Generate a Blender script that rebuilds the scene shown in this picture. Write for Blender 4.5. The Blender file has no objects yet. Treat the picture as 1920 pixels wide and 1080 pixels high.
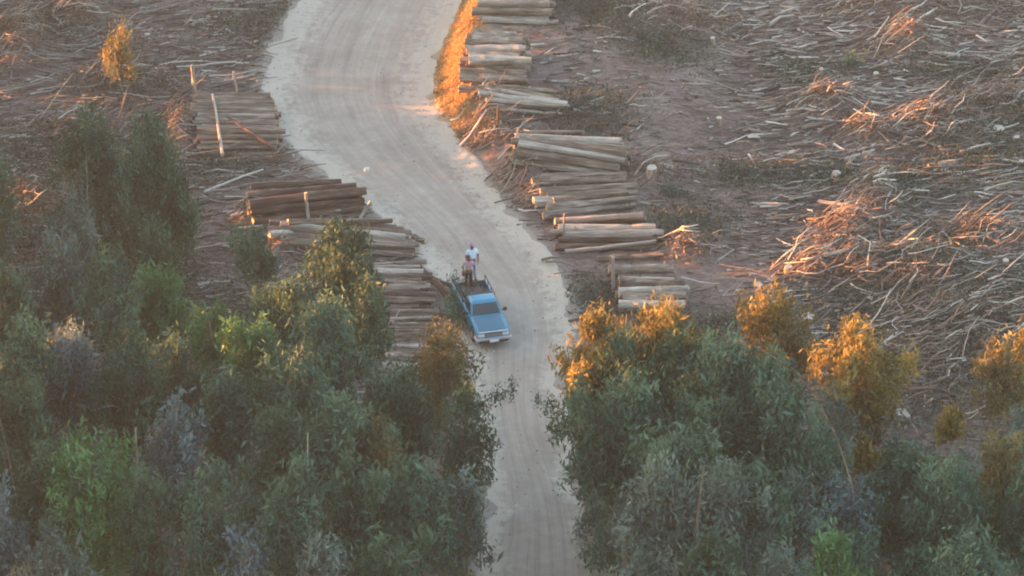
import bpy, bmesh, math, random
import numpy as np
from mathutils import Vector, Matrix
R = math.radians
rnd = random.Random(7); rng = np.random.default_rng(11)
sc = bpy.context.scene; col = sc.collection

# ---------------------------------------------------------------- camera
D, P, F = 150.0, R(28), 6000.0            # metres to the ground at mid frame, pitch, focal length in 1920-px pixels
CP, SP = math.cos(P), math.sin(P)
CAM = np.array([0, -D*CP, D*SP])
cd = bpy.data.cameras.new('camera'); cam = bpy.data.objects.new('camera', cd); col.objects.link(cam)
cam.location = CAM; cam.rotation_euler = (math.pi/2-P, 0, 0)
cd.sensor_width = 36; cd.lens = 36*F/1920; cd.clip_end = 6000; cd.clip_start = 1
cd.dof.use_dof = True; cd.dof.focus_distance = 260; cd.dof.aperture_fstop = 3.0
sc.camera = cam
# ---------------------------------------------------------------- sky, sun, exposure
SUN_EL = R(4.8); SUN_AZ = math.atan2(0.12, -1.0)      # direction TO the sun, angle from +X
SDIR = np.array([math.cos(SUN_EL)*math.cos(SUN_AZ), math.cos(SUN_EL)*math.sin(SUN_AZ), math.sin(SUN_EL)])
w = bpy.data.worlds.new('World'); sc.world = w; w.use_nodes = True
nt = w.node_tree; bg = nt.nodes['Background']
sky = nt.nodes.new('ShaderNodeTexSky'); sky.sky_type = 'NISHITA'; sky.sun_disc = False
sky.sun_elevation = SUN_EL; sky.sun_rotation = math.atan2(SDIR[0], SDIR[1]); sky.dust_density = 3.0; sky.air_density = 1.0; sky.ozone_density = 1.0
nt.links.new(sky.outputs[0], bg.inputs[0]); bg.inputs[1].default_value = 0.15
sl = bpy.data.lights.new('sun', 'SUN'); sl.energy = 5.0; sl.angle = R(0.6); sl.color = (1, 0.38, 0.11)
so = bpy.data.objects.new('sun', sl); col.objects.link(so)
so.rotation_euler = Vector(SDIR).to_track_quat('Z', 'Y').to_euler(); so.location = (-60, -10, 40)
sc.view_settings.view_transform = 'Standard'; sc.view_settings.look = 'None'; sc.view_settings.gamma = 1
sc.view_settings.use_curve_mapping = False; sc.view_settings.exposure = 3.28
try:
    sc.cycles.volume_step_rate = 4; sc.cycles.transparent_max_bounces = 6; sc.cycles.max_bounces = 5; sc.cycles.volume_bounces = 0
    sc.cycles.pixel_filter_type = 'BLACKMAN_HARRIS'; sc.cycles.filter_width = 2.0
except Exception: pass

# ---------------------------------------------------------------- helpers
def sstep(a, b, x): t = np.clip((x-a)/(b-a), 0, 1); return t*t*(3-2*t)
_lat = rng.random((256, 256))
def vnoise(x, y):
    xi = np.floor(x).astype(int); yi = np.floor(y).astype(int); fx = x-xi; fy = y-yi
    fx = fx*fx*(3-2*fx); fy = fy*fy*(3-2*fy); g = lambda i, j: _lat[i & 255, j & 255]
    return (g(xi, yi)*(1-fx)+g(xi+1, yi)*fx)*(1-fy)+(g(xi, yi+1)*(1-fx)+g(xi+1, yi+1)*fx)*fy - .5
def fb(x, y, o=3):
    s = 0; a = 1.
    for k in range(o): s = s+a*vnoise(x*2**k+17*k, y*2**k+31*k); a *= .5
    return s
def ray(px, py, z):
    d = np.array([(px-960)/F, CP+(540-py)/F*SP, -SP+(540-py)/F*CP]); t = (z-CAM[2])/d[2]
    return CAM+d*t
def flat_y(py): return ray(960, py, 0)[1]
EDGE = [(-420,900,1150),(-260,760,1010),(-120,650,915),(-40,598,875),(0,570,860),(40,535,845),(80,515,825),(130,500,808),(180,503,803),(230,520,825),(280,560,860),
 (320,600,890),(360,660,918),(400,716,950),(440,755,985),(480,785,1010),(520,822,1040),(560,845,1056),(600,862,1062),(640,872,1062),
 (700,880,1048),(750,893,1040),(800,905,1040),(850,915,1058),(900,922,1080),(950,922,1100),(1000,916,1115),(1080,900,1130),(1200,880,1150),(1400,850,1190)]
_e = sorted([(ray(960, p, 0)[1], ray(l, p, 0)[0], ray(r, p, 0)[0]) for p, l, r in EDGE])
EY, EL, ER = map(np.array, zip(*_e))
def road_l(y): return np.interp(y, EY, EL)
def road_r(y): return np.interp(y, EY, ER)
MOUNDS = [  # px, py, radius x (m), radius y (m), height: slash heaps in windrows, many shaped or added to catch low sun
 (1560,215,2.0,1.5,1.0),(1620,262,1.3,1.0,.6),(1700,95,1.6,1.6,1.1),(1720,30,3.4,1.4,1.2),(1850,25,2.2,1.4,.6),(1750,250,2.2,1.6,.9),
 (1640,385,1.3,1.8,.8),(1590,440,1.4,1.3,.6),(1615,510,1.4,1.2,.8),(1740,520,2.0,1.8,.9),(1520,510,1.0,1.0,.5),(1850,450,1.8,1.4,.5),
 (1290,475,1.0,.8,.6),(1800,620,3.5,3,.8),(1700,700,2.5,3,.6),(35,85,1.6,2.6,1.0),(150,35,1.6,1.4,.8),(245,95,1.2,1.4,.5),
 (230,165,2.0,1.0,.5),(50,380,1.6,1.4,.5),(150,250,2.2,1.4,.4),(400,690,1.5,1.5,.5),(1880,200,2.5,1.6,.7),(1300,60,2.5,1.5,.3),
 (975,345,1.3,1.0,.75),(338,250,.75,2.4,.75),(528,476,.8,1.6,.7),(470,405,.5,.8,.4),(922,236,.8,.8,.5),(1000,382,.6,.8,.4),(905,270,1.4,1.1,.5),(1220,340,1.0,1.0,.4)]  # small heaps at the stack ends are added to catch the sun
MW = [(*ray(a, b, 0)[:2], rx, ry, h) for a, b, rx, ry, h in MOUNDS]
Y250, Y330, Y440 = flat_y(252), flat_y(330), flat_y(440)
def H(x, y):
    x = np.asarray(x, float); y = np.asarray(y, float)
    l = road_l(y); r = road_r(y); d = np.maximum(l-x, x-r)          # distance outside the road
    near = np.exp(-((x/45)**2+(y/60)**2))
    off = sstep(0.1, 2.5, d)
    z = off*(.30*fb(x*.16, y*.16, 3)+.17*fb(x*.9+3, y*.9, 3))*(.4+.6*near)
    z = z+.10*np.exp(-((d-.35)/.38)**2)*(.6+.9*vnoise(x*.7, y*.7)+.5)   # thrown-up edge
    z = z-.04*(1-sstep(-1.4, 0, d))*1.0
    s = x-r
    bank = sstep(Y250-1.5, Y250+1.2, y)*sstep(.1, 2.0, s)*1.35*(1-sstep(9, 18, s))
    bank2 = sstep(Y440, Y330, y)*(1-sstep(Y250-1.5, Y250+1.2, y))*sstep(.4, 2.2, s)*.45*(1-sstep(8, 14, s))
    z = z+bank+bank2
    for mx, my, rx, ry, h in MW:
        z = z+off*h*1.35*np.exp(-(((x-mx)/rx)**2+((y-my)/ry)**2))
    return z
def G(px, py, up=0.0):
    """point on the terrain (plus up) seen at a pixel of the photograph"""
    z = up
    for _ in range(6): p = ray(px, py, z); z = float(H(p[0], p[1]))+up
    return ray(px, py, z)
def ppm(p): return F/float(np.dot(np.array(p)-CAM, np.array([0, CP, -SP])))      # pixels per metre at a point

def tag(o, label=None, cat=None, group=None, kind=None):
    for k, v in (('label', label), ('category', cat), ('group', group), ('kind', kind)):
        if v: o[k] = v
    return o
def link(name, me, parent=None, m=None):
    o = bpy.data.objects.new(name, me); col.objects.link(o)
    if parent: o.parent = parent
    if m is not None: me.materials.append(m)
    return o
def empty(name, loc, rz=0):
    o = bpy.data.objects.new(name, None); o.empty_display_size = .3; col.objects.link(o); o.location = loc; o.rotation_euler = (0, 0, rz); return o
def mesh_np(name, V, Fc, attrs=None, smooth=False, mats=None, midx=None):
    """V (n,3); Fc (m,k) all of one polygon size"""
    me = bpy.data.meshes.new(name); n = len(V); m, k = Fc.shape
    me.vertices.add(n); me.vertices.foreach_set('co', np.asarray(V, np.float32).ravel())
    me.loops.add(m*k); me.loops.foreach_set('vertex_index', Fc.astype(np.int32).ravel())
    me.polygons.add(m); me.polygons.foreach_set('loop_start', np.arange(0, m*k, k, dtype=np.int32)); me.polygons.foreach_set('loop_total', np.full(m, k, np.int32))
    if smooth: me.polygons.foreach_set('use_smooth', np.ones(m, bool))
    for a, v in (attrs or {}).items():
        at = me.attributes.new(a, 'FLOAT', 'POINT'); at.data.foreach_set('value', np.asarray(v, np.float32))
    for q in (mats or []): me.materials.append(q)
    if midx is not None: me.polygons.foreach_set('material_index', np.asarray(midx, np.int32))
    me.update(calc_edges=True); me.validate(); return me

class MB:
    """collects tubes and boxes into one mesh"""
    def __init__(s): s.V = []; s.F = []; s.T = []; s.M = []
    def quad_strip(s): pass
    def tube(s, pts, rad, n=6, tone=0.5, cap=True, mi=0, capmi=None, squash=1.0):
        pts = [Vector(p) for p in pts]; b = len(s.V); k = len(pts)
        for i, p in enumerate(pts):
            t = (pts[min(i+1, k-1)]-pts[max(i-1, 0)]).normalized()
            a = t.cross(Vector((0, 0, 1)) if abs(t.z) < .9 else Vector((1, 0, 0))).normalized(); c = a.cross(t)
            r = rad[i] if hasattr(rad, '__len__') else rad
            for j in range(n):
                an = 2*math.pi*j/n; s.V.append(p+a*math.cos(an)*r+c*math.sin(an)*r*squash); s.T.append(tone)
        for i in range(k-1):
            for j in range(n):
                s.F.append((b+i*n+j, b+i*n+(j+1) % n, b+(i+1)*n+(j+1) % n, b+(i+1)*n+j)); s.M.append(mi)
        if cap:
            s.F.append(tuple(b+j for j in range(n))[::-1]); s.F.append(tuple(b+(k-1)*n+j for j in range(n)))
            s.M += [mi if capmi is None else capmi]*2
        return s
    def hexa(s, v8, mi=0, tone=.5):
        """8 corners: bottom 4 counter-clockwise, top 4 the same"""
        b = len(s.V); s.V += [Vector(v) for v in v8]; s.T += [tone]*8
        for f in ((3,2,1,0),(4,5,6,7),(0,1,5,4),(1,2,6,5),(2,3,7,6),(3,0,4,7)): s.F.append(tuple(b+i for i in f)); s.M.append(mi)
        return s
    def box(s, c, d, mi=0):
        x, y, z = c; a, b, e = [q/2 for q in d]
        return s.hexa([(x-a,y-b,z-e),(x+a,y-b,z-e),(x+a,y+b,z-e),(x-a,y+b,z-e),(x-a,y-b,z+e),(x+a,y-b,z+e),(x+a,y+b,z+e),(x-a,y+b,z+e)], mi)
    def prism(s, poly, x0, x1, inset=0.0, mi=0):
        """side profile (y,z) extruded along x"""
        b = len(s.V); n = len(poly); cy = sum(p[0] for p in poly)/n; cz = sum(p[1] for p in poly)/n
        for x in (x0, x1):
            for (y, z) in poly: s.V.append(Vector((x, y, z))); s.T.append(.5)
        s.F.append(tuple(b+i for i in range(n))); s.F.append(tuple(b+n+i for i in range(n))[::-1]); s.M += [mi, mi]
        for i in range(n): s.F.append((b+i, b+n+i, b+n+(i+1) % n, b+(i+1) % n)); s.M.append(mi)
        return s
    def mesh(s, name, mats, smooth=True, bevel=0, attr=True):
        me = bpy.data.meshes.new(name); me.from_pydata([tuple(v) for v in s.V], [], s.F)
        for m in mats: me.materials.append(m)
        me.polygons.foreach_set('material_index', s.M)
        if attr: at = me.attributes.new('tone', 'FLOAT', 'POINT'); at.data.foreach_set('value', s.T)
        bm = bmesh.new(); bm.from_mesh(me); bmesh.ops.recalc_face_normals(bm, faces=bm.faces)
        if bevel: bmesh.ops.bevel(bm, geom=[e for e in bm.edges if e.calc_face_angle(0) > R(25)], offset=bevel, segments=2, affect='EDGES', profile=.6)
        bm.to_mesh(me); bm.free()
        if smooth: me.polygons.foreach_set('use_smooth', [True]*len(me.polygons)); me.set_sharp_from_angle(angle=R(40))
        return me
    def build(s, name, mats, parent=None, smooth=True, bevel=0):
        if not isinstance(mats, (list, tuple)): mats = [mats]
        return link(name, s.mesh(name, mats, smooth, bevel), parent)

# ---------------------------------------------------------------- materials
def ramp(nt, fac, stops):
    r = nt.nodes.new('ShaderNodeValToRGB'); e = r.color_ramp.elements
    while len(e) < len(stops): e.new(.5)
    for i, (p, c) in enumerate(stops): e[i].position = p; e[i].color = (*c, 1)
    nt.links.new(fac, r.inputs[0]); return r.outputs[0]
def noise(nt, vec, scale, det=4, rough=.6):
    n = nt.nodes.new('ShaderNodeTexNoise'); n.inputs['Scale'].default_value = scale; n.inputs['Detail'].default_value = det; n.inputs['Roughness'].default_value = rough
    if vec is not None: nt.links.new(vec, n.inputs['Vector'])
    return n.outputs['Fac']
def mapping(nt, vec, s):
    m = nt.nodes.new('ShaderNodeMapping'); m.inputs['Scale'].default_value = s; nt.links.new(vec, m.inputs['Vector']); return m.outputs[0]
def mixc(nt, f, a, b, mode='MIX'):
    m = nt.nodes.new('ShaderNodeMix'); m.data_type = 'RGBA'; m.blend_type = mode
    for sock, v in ((m.inputs[0], f), (m.inputs[6], a), (m.inputs[7], b)):
        if hasattr(v, 'node'): nt.links.new(v, sock)
        else: sock.default_value = v if not isinstance(v, tuple) else (*v, 1)
    return m.outputs[2]
def mth(nt, op, a, b=0.5, c=None):
    m = nt.nodes.new('ShaderNodeMath'); m.operation = op
    for i, v in enumerate((a, b, c)):
        if v is None: continue
        if hasattr(v, 'node'): nt.links.new(v, m.inputs[i])
        else: m.inputs[i].default_value = v
    return m.outputs[0]
def new_mat(name, rough=.85, spec=.2):
    m = bpy.data.materials.new(name); m.use_nodes = True; b = m.node_tree.nodes['Principled BSDF']
    b.inputs['Roughness'].default_value = rough; b.inputs['Specular IOR Level'].default_value = spec
    return m, m.node_tree, b
def bump(nt, b, h, strength=.5, dist=.03):
    n = nt.nodes.new('ShaderNodeBump'); n.inputs['Strength'].default_value = strength; n.inputs['Distance'].default_value = dist
    nt.links.new(h, n.inputs['Height']); nt.links.new(n.outputs[0], b.inputs['Normal'])
def attr(nt, name):
    a = nt.nodes.new('ShaderNodeAttribute'); a.attribute_name = name; return a.outputs['Fac']
def plain(name, c, rough=.6, spec=.4, metal=0, coat=0, vary=.12):
    m, t, b = new_mat(name, rough, spec); b.inputs['Metallic'].default_value = metal
    tc = t.nodes.new('ShaderNodeTexCoord'); n = noise(t, tc.outputs['Object'], 6, 4)
    lo = tuple(v*(1-vary) for v in c); hi = tuple(min(1, v*(1+vary)) for v in c)
    t.links.new(ramp(t, n, [(.3, lo), (.7, hi)]), b.inputs['Base Color']); b.inputs['Coat Weight'].default_value = coat
    b.inputs['Coat Roughness'].default_value = .12
    return m

def ground_mat():
    m, t, b = new_mat('cleared_earth', .95, .1); geo = t.nodes.new('ShaderNodeNewGeometry').outputs['Position']
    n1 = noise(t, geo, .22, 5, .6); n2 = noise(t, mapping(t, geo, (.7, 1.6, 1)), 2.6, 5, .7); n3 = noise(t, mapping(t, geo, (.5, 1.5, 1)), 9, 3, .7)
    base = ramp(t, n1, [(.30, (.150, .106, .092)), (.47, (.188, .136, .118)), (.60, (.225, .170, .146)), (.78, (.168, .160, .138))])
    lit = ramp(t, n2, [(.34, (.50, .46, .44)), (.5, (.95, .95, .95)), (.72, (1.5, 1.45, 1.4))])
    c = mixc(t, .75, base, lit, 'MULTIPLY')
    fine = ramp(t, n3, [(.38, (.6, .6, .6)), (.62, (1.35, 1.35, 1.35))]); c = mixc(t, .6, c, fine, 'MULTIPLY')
    sand = attr(t, 'sand'); sf = mth(t, 'MULTIPLY_ADD', n2, 1.3, mth(t, 'SUBTRACT', mth(t, 'MULTIPLY', sand, 1.9), 1.15))
    sf = t.nodes.new('ShaderNodeClamp').inputs[0] if False else mth(t, 'MINIMUM', mth(t, 'MAXIMUM', sf, 0), 1)
    c = mixc(t, sf, c, ramp(t, n3, [(.3, (.24, .205, .17)), (.7, (.33, .29, .245))]))
    straw = attr(t, 'straw'); sw = mth(t, 'MULTIPLY', straw, mth(t, 'MULTIPLY', n2, 1.5))
    c = mixc(t, mth(t, 'MINIMUM', sw, 1), c, (.36, .25, .13))
    t.links.new(c, b.inputs['Base Color']); bump(t, b, mth(t, 'ADD', n2, mth(t, 'MULTIPLY', n3, .4)), .8, .09)
    return m
def road_mat():
    m, t, b = new_mat('packed_dirt', .95, .1); uv = t.nodes.new('ShaderNodeUVMap').outputs[0]
    geo = t.nodes.new('ShaderNodeNewGeometry').outputs['Position']
    tr = noise(t, mapping(t, uv, (16, .05, 1)), 1.0, 5, .65)      # long wheel tracks
    tr2 = noise(t, mapping(t, uv, (46, .16, 1)), 1.0, 3, .6)
    n1 = noise(t, geo, .35, 4, .6); n2 = noise(t, geo, 2.2, 5, .65); n3 = noise(t, geo, 14, 3)
    c = ramp(t, n1, [(.3, (.290, .240, .202)), (.5, (.338, .284, .238)), (.7, (.375, .325, .274))])
    c = mixc(t, .55, c, ramp(t, tr, [(.30, (.72, .70, .70)), (.5, (1, 1, 1)), (.70, (1.22, 1.2, 1.17))]), 'MULTIPLY')
    c = mixc(t, .35, c, ramp(t, tr2, [(.36, (.8, .8, .8)), (.64, (1.15, 1.15, 1.15))]), 'MULTIPLY')
    c = mixc(t, .35, c, ramp(t, n2, [(.35, (.78, .77, .76)), (.65, (1.12, 1.12, 1.12))]), 'MULTIPLY')
    ed = attr(t, 'edge')                                           # 0 middle .. 1 edge
    sf = mth(t, 'MULTIPLY', mth(t, 'MAXIMUM', mth(t, 'SUBTRACT', mth(t, 'ADD', ed, n2), 1.05), 0), 3.0)
    c = mixc(t, mth(t, 'MINIMUM', sf, .8), c, (.46, .40, .33))
    t.links.new(c, b.inputs['Base Color']); bump(t, b, mth(t, 'ADD', tr, mth(t, 'ADD', mth(t, 'MULTIPLY', n2, .8), mth(t, 'MULTIPLY', n3, .25))), .35, .03)
    return m
def bark_mat(name, dark, mid, pale, rdark=.5):
    m, t, b = new_mat(name, .85, .2); tc = t.nodes.new('ShaderNodeTexCoord').outputs['Object']; oi = t.nodes.new('ShaderNodeObjectInfo').outputs['Random']
    ad = t.nodes.new('ShaderNodeVectorMath'); ad.operation = 'MULTIPLY_ADD'; 
    cx = t.nodes.new('ShaderNodeCombineXYZ')
    for i in range(3): t.links.new(oi, cx.inputs[i])
    t.links.new(cx.outputs[0], ad.inputs[0]); ad.inputs[1].default_value = (37, 91, 53); t.links.new(tc, ad.inputs[2])
    v = ad.outputs[0]; n1 = noise(t, mapping(t, v, (2.2, .7, .7)), 1.6, 4, .6); n2 = noise(t, mapping(t, v, (1.5, 3, 3)), 2.5, 5, .7)
    c = ramp(t, n1, [(.34, dark), (.5, mid), (.66, pale)])
    c = mixc(t, .7, c, ramp(t, n2, [(.33, (.45, .42, .40)), (.5, (.95, .95, .95)), (.68, (1.35, 1.35, 1.35))]), 'MULTIPLY')
    c = mixc(t, 1.0, c, ramp(t, oi, [(0, (.72, .66, .64)), (.4, (1, .95, .90)), (.75, (1.12, 1.12, 1.1)), (1, (1.5, 1.5, 1.5))]), 'MULTIPLY')
    t.links.new(c, b.inputs['Base Color']); bump(t, b, n2, .9, .09); return m
def tone_mat(name, stops, rough=.8, transl=0.0, spec=.2, nsc=3.0, namt=.4):
    """colour from the per-piece tone attribute, plus grain"""
    m, t, b = new_mat(name, rough, spec); tn = attr(t, 'tone'); c = ramp(t, tn, stops)
    geo = t.nodes.new('ShaderNodeNewGeometry').outputs['Position']; n = noise(t, geo, nsc, 3)
    c = mixc(t, namt, c, ramp(t, n, [(.3, (.6, .6, .6)), (.7, (1.35, 1.35, 1.3))]), 'MULTIPLY')
    t.links.new(c, b.inputs['Base Color'])
    if transl:
        tr = t.nodes.new('ShaderNodeBsdfTranslucent'); t.links.new(mixc(t, 1.0, c, (1.25, 1.15, .75), 'MULTIPLY'), tr.inputs[0])
        mx = t.nodes.new('ShaderNodeMixShader'); mx.inputs[0].default_value = transl
        t.links.new(b.outputs[0], mx.inputs[1]); t.links.new(tr.outputs[0], mx.inputs[2]); t.links.new(mx.outputs[0], t.nodes['Material Output'].inputs[0])
    return m
M = {}
M['ground'] = ground_mat(); M['road'] = road_mat()
M['bark_grey'] = bark_mat('grey_eucalyptus_log_bark', (.12, .088, .070), (.25, .190, .152), (.40, .325, .265))
M['bark_red'] = bark_mat('reddish_stringy_log_bark', (.09, .052, .042), (.15, .095, .075), (.25, .18, .145))
M['bark_pale'] = bark_mat('peeled_pale_log', (.30, .25, .21), (.42, .36, .31), (.56, .50, .44))
M['cut'] = plain('cut_wood', (.50, .36, .23), .8, .2, vary=.25)
M['cutpale'] = plain('weathered_cut_wood', (.44, .38, .32), .8, .2, vary=.2)
M['trunk'] = bark_mat('pale_smooth_tree_bark', (.14, .12, .10), (.22, .20, .17), (.34, .31, .27))
M['stick'] = tone_mat('dry_sticks', [(0, (.035, .027, .023)), (.3, (.12, .092, .080)), (.65, (.23, .175, .148)), (.9, (.44, .39, .34)), (1, (.62, .57, .51))], nsc=5)
M['litter'] = tone_mat('leaf_litter', [(0, (.07, .05, .04)), (.4, (.18, .12, .09)), (.7, (.32, .21, .15)), (1, (.48, .34, .25))], transl=.15, nsc=6)
M['greenlitter'] = tone_mat('cut_green_slash', [(0, (.028, .036, .026)), (.5, (.060, .070, .048)), (.85, (.11, .12, .085)), (1, (.21, .20, .16))], transl=.15, nsc=6)
M['straw'] = tone_mat('dry_grass', [(0, (.22, .13, .06)), (.5, (.40, .26, .12)), (1, (.58, .42, .22))], transl=.3, nsc=6)
M['grass'] = tone_mat('green_grass', [(0, (.03, .06, .025)), (.5, (.06, .11, .04)), (1, (.12, .17, .07))], transl=.25, nsc=4)
LEAF = {'dark': [(0, (0.022, 0.050, 0.036)), (.5, (0.048, 0.098, 0.064)), (1, (0.095, 0.165, 0.104))],
        'mid': [(0, (0.034, 0.076, 0.059)), (.5, (0.070, 0.137, 0.095)), (1, (0.132, 0.210, 0.143))],
        'fresh': [(0, (0.044, 0.107, 0.041)), (.5, (0.084, 0.190, 0.078)), (1, (0.151, 0.291, 0.120))],
        'blue': [(0, (0.056, 0.092, 0.098)), (.5, (0.098, 0.147, 0.161)), (1, (0.182, 0.245, 0.266))],
        'olive': [(0, (0.069, 0.067, 0.030)), (.5, (0.132, 0.115, 0.051)), (1, (0.230, 0.190, 0.081))],
        'grey': [(0, (0.056, 0.083, 0.076)), (.5, (0.105, 0.150, 0.133)), (1, (0.185, 0.246, 0.225))],
        'sunlit_gold': [(0, (.085, .078, .026)), (.5, (.20, .155, .045)), (1, (.36, .26, .07))],  # low sun's gold put into the leaf colour of the lit crowns
        'wood': [(0, (0.046, 0.088, 0.070)), (1, (0.108, 0.168, 0.106))]}
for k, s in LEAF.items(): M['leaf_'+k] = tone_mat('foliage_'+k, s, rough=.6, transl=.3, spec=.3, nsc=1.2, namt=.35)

# ---------------------------------------------------------------- ground and road
def axis(lo, hi, step, far, gr=1.25):
    a = list(np.arange(lo, hi+1e-6, step)); s = step; v = a[-1]
    while v < far: s *= gr; v += s; a.append(v)
    s = step; v = a[0]; left = []
    while v > -far: s *= gr; v -= s; left.append(v)
    return np.array(left[::-1]+a)
xs = axis(-34, 34, .2, 3000); ys = axis(-34, 42, .24, 3000)
X, Y = np.meshgrid(xs, ys); Z = H(X, Y)
dd = np.maximum(road_l(Y)-X, X-road_r(Y))
Z = Z-.12*(dd < -.35)-.03*((dd >= -.35) & (dd < .25))                         # kept below the road sheet
nx, ny = len(xs), len(ys); idx = np.arange(nx*ny).reshape(ny, nx)
Fc = np.stack([idx[:-1, :-1], idx[:-1, 1:], idx[1:, 1:], idx[1:, :-1]], -1).reshape(-1, 4)
sand = np.exp(-np.maximum(dd-.1, 0)/1.0)*.95
straw = sstep(Y250-2.5, Y250+.5, Y)*np.exp(-(((X-road_r(Y))-1.3)/1.5)**4)
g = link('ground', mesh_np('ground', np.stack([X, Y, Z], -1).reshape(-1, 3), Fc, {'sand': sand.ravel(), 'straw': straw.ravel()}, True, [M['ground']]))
tag(g, kind='structure')
ry = np.arange(-60, 75, .2); ru = np.linspace(0, 1, 61)
U, V_ = np.meshgrid(ru, ry)
el = road_l(V_)-.25+.85*fb(V_*.75, V_*0+3, 5); er = road_r(V_)+.25+.85*fb(V_*.75, V_*0+9, 5)
RX = el+(er-el)*U
track = sum(-.02*np.exp(-((U-c)/.035)**2) for c in (.30, .62))
RZ = H(RX, V_)+.012+.02*fb(RX*.3, V_*.15, 2)*(1-abs(2*U-1)**4)+track*(1-abs(2*U-1)**2)+.0
RZ -= .05*(abs(2*U-1) > .985)
n1, n2 = U.shape; idx = np.arange(n1*n2).reshape(n1, n2)
Fc = np.stack([idx[:-1, :-1], idx[:-1, 1:], idx[1:, 1:], idx[1:, :-1]], -1).reshape(-1, 4)
me = mesh_np('dirt_road', np.stack([RX, V_, RZ], -1).reshape(-1, 3), Fc, {'edge': abs(2*U-1).ravel()}, True, [M['road']])
uvl = me.uv_layers.new(name='UVMap'); vi = np.empty(len(me.loops), np.int32); me.loops.foreach_get('vertex_index', vi)
US = (RX-road_l(V_))/(road_r(V_)-road_l(V_))
uvl.data.foreach_set('uv', np.stack([US.ravel()[vi], V_.ravel()[vi]], -1).astype(np.float32).ravel())
tag(link('dirt_road', me), kind='structure')
def RH(x, y): return float(H(x, y))+.02

# ---------------------------------------------------------------- logs
def log_proto(k, cutm, barkm):
    r = random.Random(k*13+5); n = 12; segs = 9; b = MB(); pts = []; rad = []
    for i in range(segs):
        t = i/(segs-1); pts.append((t-.5, .45*math.sin(t*3+k)*r.uniform(.1, .9)+r.uniform(-.06, .06), .15*math.sin(t*4+k*2)*r.uniform(0, .8)))
        rad.append((1.08-.26*t)*r.uniform(.93, 1.07))
    bb = len(b.V)
    for i, p in enumerate(pts):
        t_ = i/segs
        for j in range(n):
            an = 2*math.pi*j/n; q = rad[i]*(1+.12*math.sin(3*an+k+t_*2)+r.uniform(-.09, .09))
            b.V.append(Vector((p[0]+(r.uniform(-.006, .006) if i in (0, segs-1) else 0), p[1]+math.cos(an)*q, p[2]+math.sin(an)*q))); b.T.append(.5)
    for i in range(segs-1):
        for j in range(n): b.F.append((i*n+j, i*n+(j+1) % n, (i+1)*n+(j+1) % n, (i+1)*n+j)); b.M.append(0)
    b.F.append(tuple(range(n))[::-1]); b.F.append(tuple((segs-1)*n+j for j in range(n))); b.M += [1, 1]
    return b.mesh('log', [barkm, cutm])
PROTO = {c: [log_proto(i+k*10, M['cutpale'] if c == 'pale' else M['cut'], M['bark_'+c]) for i in range(7)] for k, c in enumerate(('grey', 'red', 'pale'))}
NLOG = [0]
def put_log(a, b, r, kind, label, group=None, name='log', cat='log'):
    a = Vector(a); b = Vector(b); d = b-a; L = d.length
    o = bpy.data.objects.new(name, rnd.choice(PROTO[kind])); col.objects.link(o); NLOG[0] += 1
    o.location = (a+b)/2; q = d.normalized().to_track_quat('X', 'Z'); o.rotation_mode = 'QUATERNION'
    o.rotation_quaternion = q @ Matrix.Rotation(rnd.uniform(0, 6.28), 4, 'X').to_quaternion(); o.scale = (L, r, r)
    return tag(o, label, cat, group)
ORD = ['first', 'second', 'third', 'fourth', 'fifth', 'sixth', 'seventh', 'eighth', 'ninth', 'tenth', 'eleventh', 'twelfth', 'thirteenth', 'fourteenth', 'fifteenth', 'sixteenth', 'seventeenth', 'eighteenth', 'nineteenth', 'twentieth']
def pile(desc, group, rows, layers, r0, r1, kind, tilt=0.0, pale=0.0, jx=.25, jr=1.5, only=None):
    """rows: list of (py, left px, right px) from far to near; logs lie across, stacked in layers"""
    c = [((x+y)/2) for _, x, y in rows]
    far = G(c[0], rows[0][0]); near = G(c[-1], rows[-1][0])
    h0 = (layers-1)*(r0+r1)/2*1.72+(r0+r1)*.5
    yfar = G(c[0], rows[0][0], h0*.95)[1]; ynear = near[1]+.05
    pys = [q[0] for q in rows]
    wy = [G((l+r)/2, py, h0*.6)[1] for py, l, r in rows]; wl = [G(l, py, h0*.6)[0] for py, l, r in rows]; wr = [G(r, py, h0*.6)[0] for py, l, r in rows]
    o = np.argsort(wy); wy = np.array(wy)[o]; wl = np.array(wl)[o]; wr = np.array(wr)[o]
    for k in range(layers):
        rm = (r0+r1)/2; y = ynear+rm+k*rm*1.05; end = yfar-rm*k*.8; items = []
        while y < end-rm*.5:
            r = rnd.uniform(r0, r1); y += r; items.append((y, r)); y += r*1.02
        n = len(items)
        for i, (yy, r) in enumerate(items):
            if layers > 1 and k == layers-1 and rnd.random() < .18: continue
            l = np.interp(yy, wy, wl)+rnd.gauss(0, jx); q = np.interp(yy, wy, wr)+rnd.gauss(0, jx)
            zl = float(H(l+.4, yy)); zr = float(H(q-.4, yy)); zb = k*rm*1.70+r+rnd.uniform(-.02, .03)
            t = tilt*(q-l)+rnd.gauss(0, jr)*.012*(q-l)
            kd = 'pale' if rnd.random() < pale else kind
            idx = n-i      # 1 = farthest
            if k == layers-1 and idx <= 20:
                lab = f"{ORD[idx-1]} {'pale' if kd == 'pale' else ('reddish' if kd == 'red' else 'brown')} log from the far end atop the {desc}"
                put_log((l, yy-t/2, zl+zb), (q, yy+t/2, zr+zb), r, kd, lab, group)
            else:
                put_log((l, yy-t/2, zl+zb), (q, yy+t/2, zr+zb), r, kd, (f"{('bottom','middle','upper','top')[k]} front log of the {desc}" if i == 0 else f"log lying under others in the {desc}"), group+', lower layers')
pile('stack crossed by two poles', 'logs stacked left of the bend', [(180,357,500),(200,357,512),(235,366,520),(295,372,524)], 3, .12, .17, 'grey', jx=.16, jr=1.0)
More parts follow.
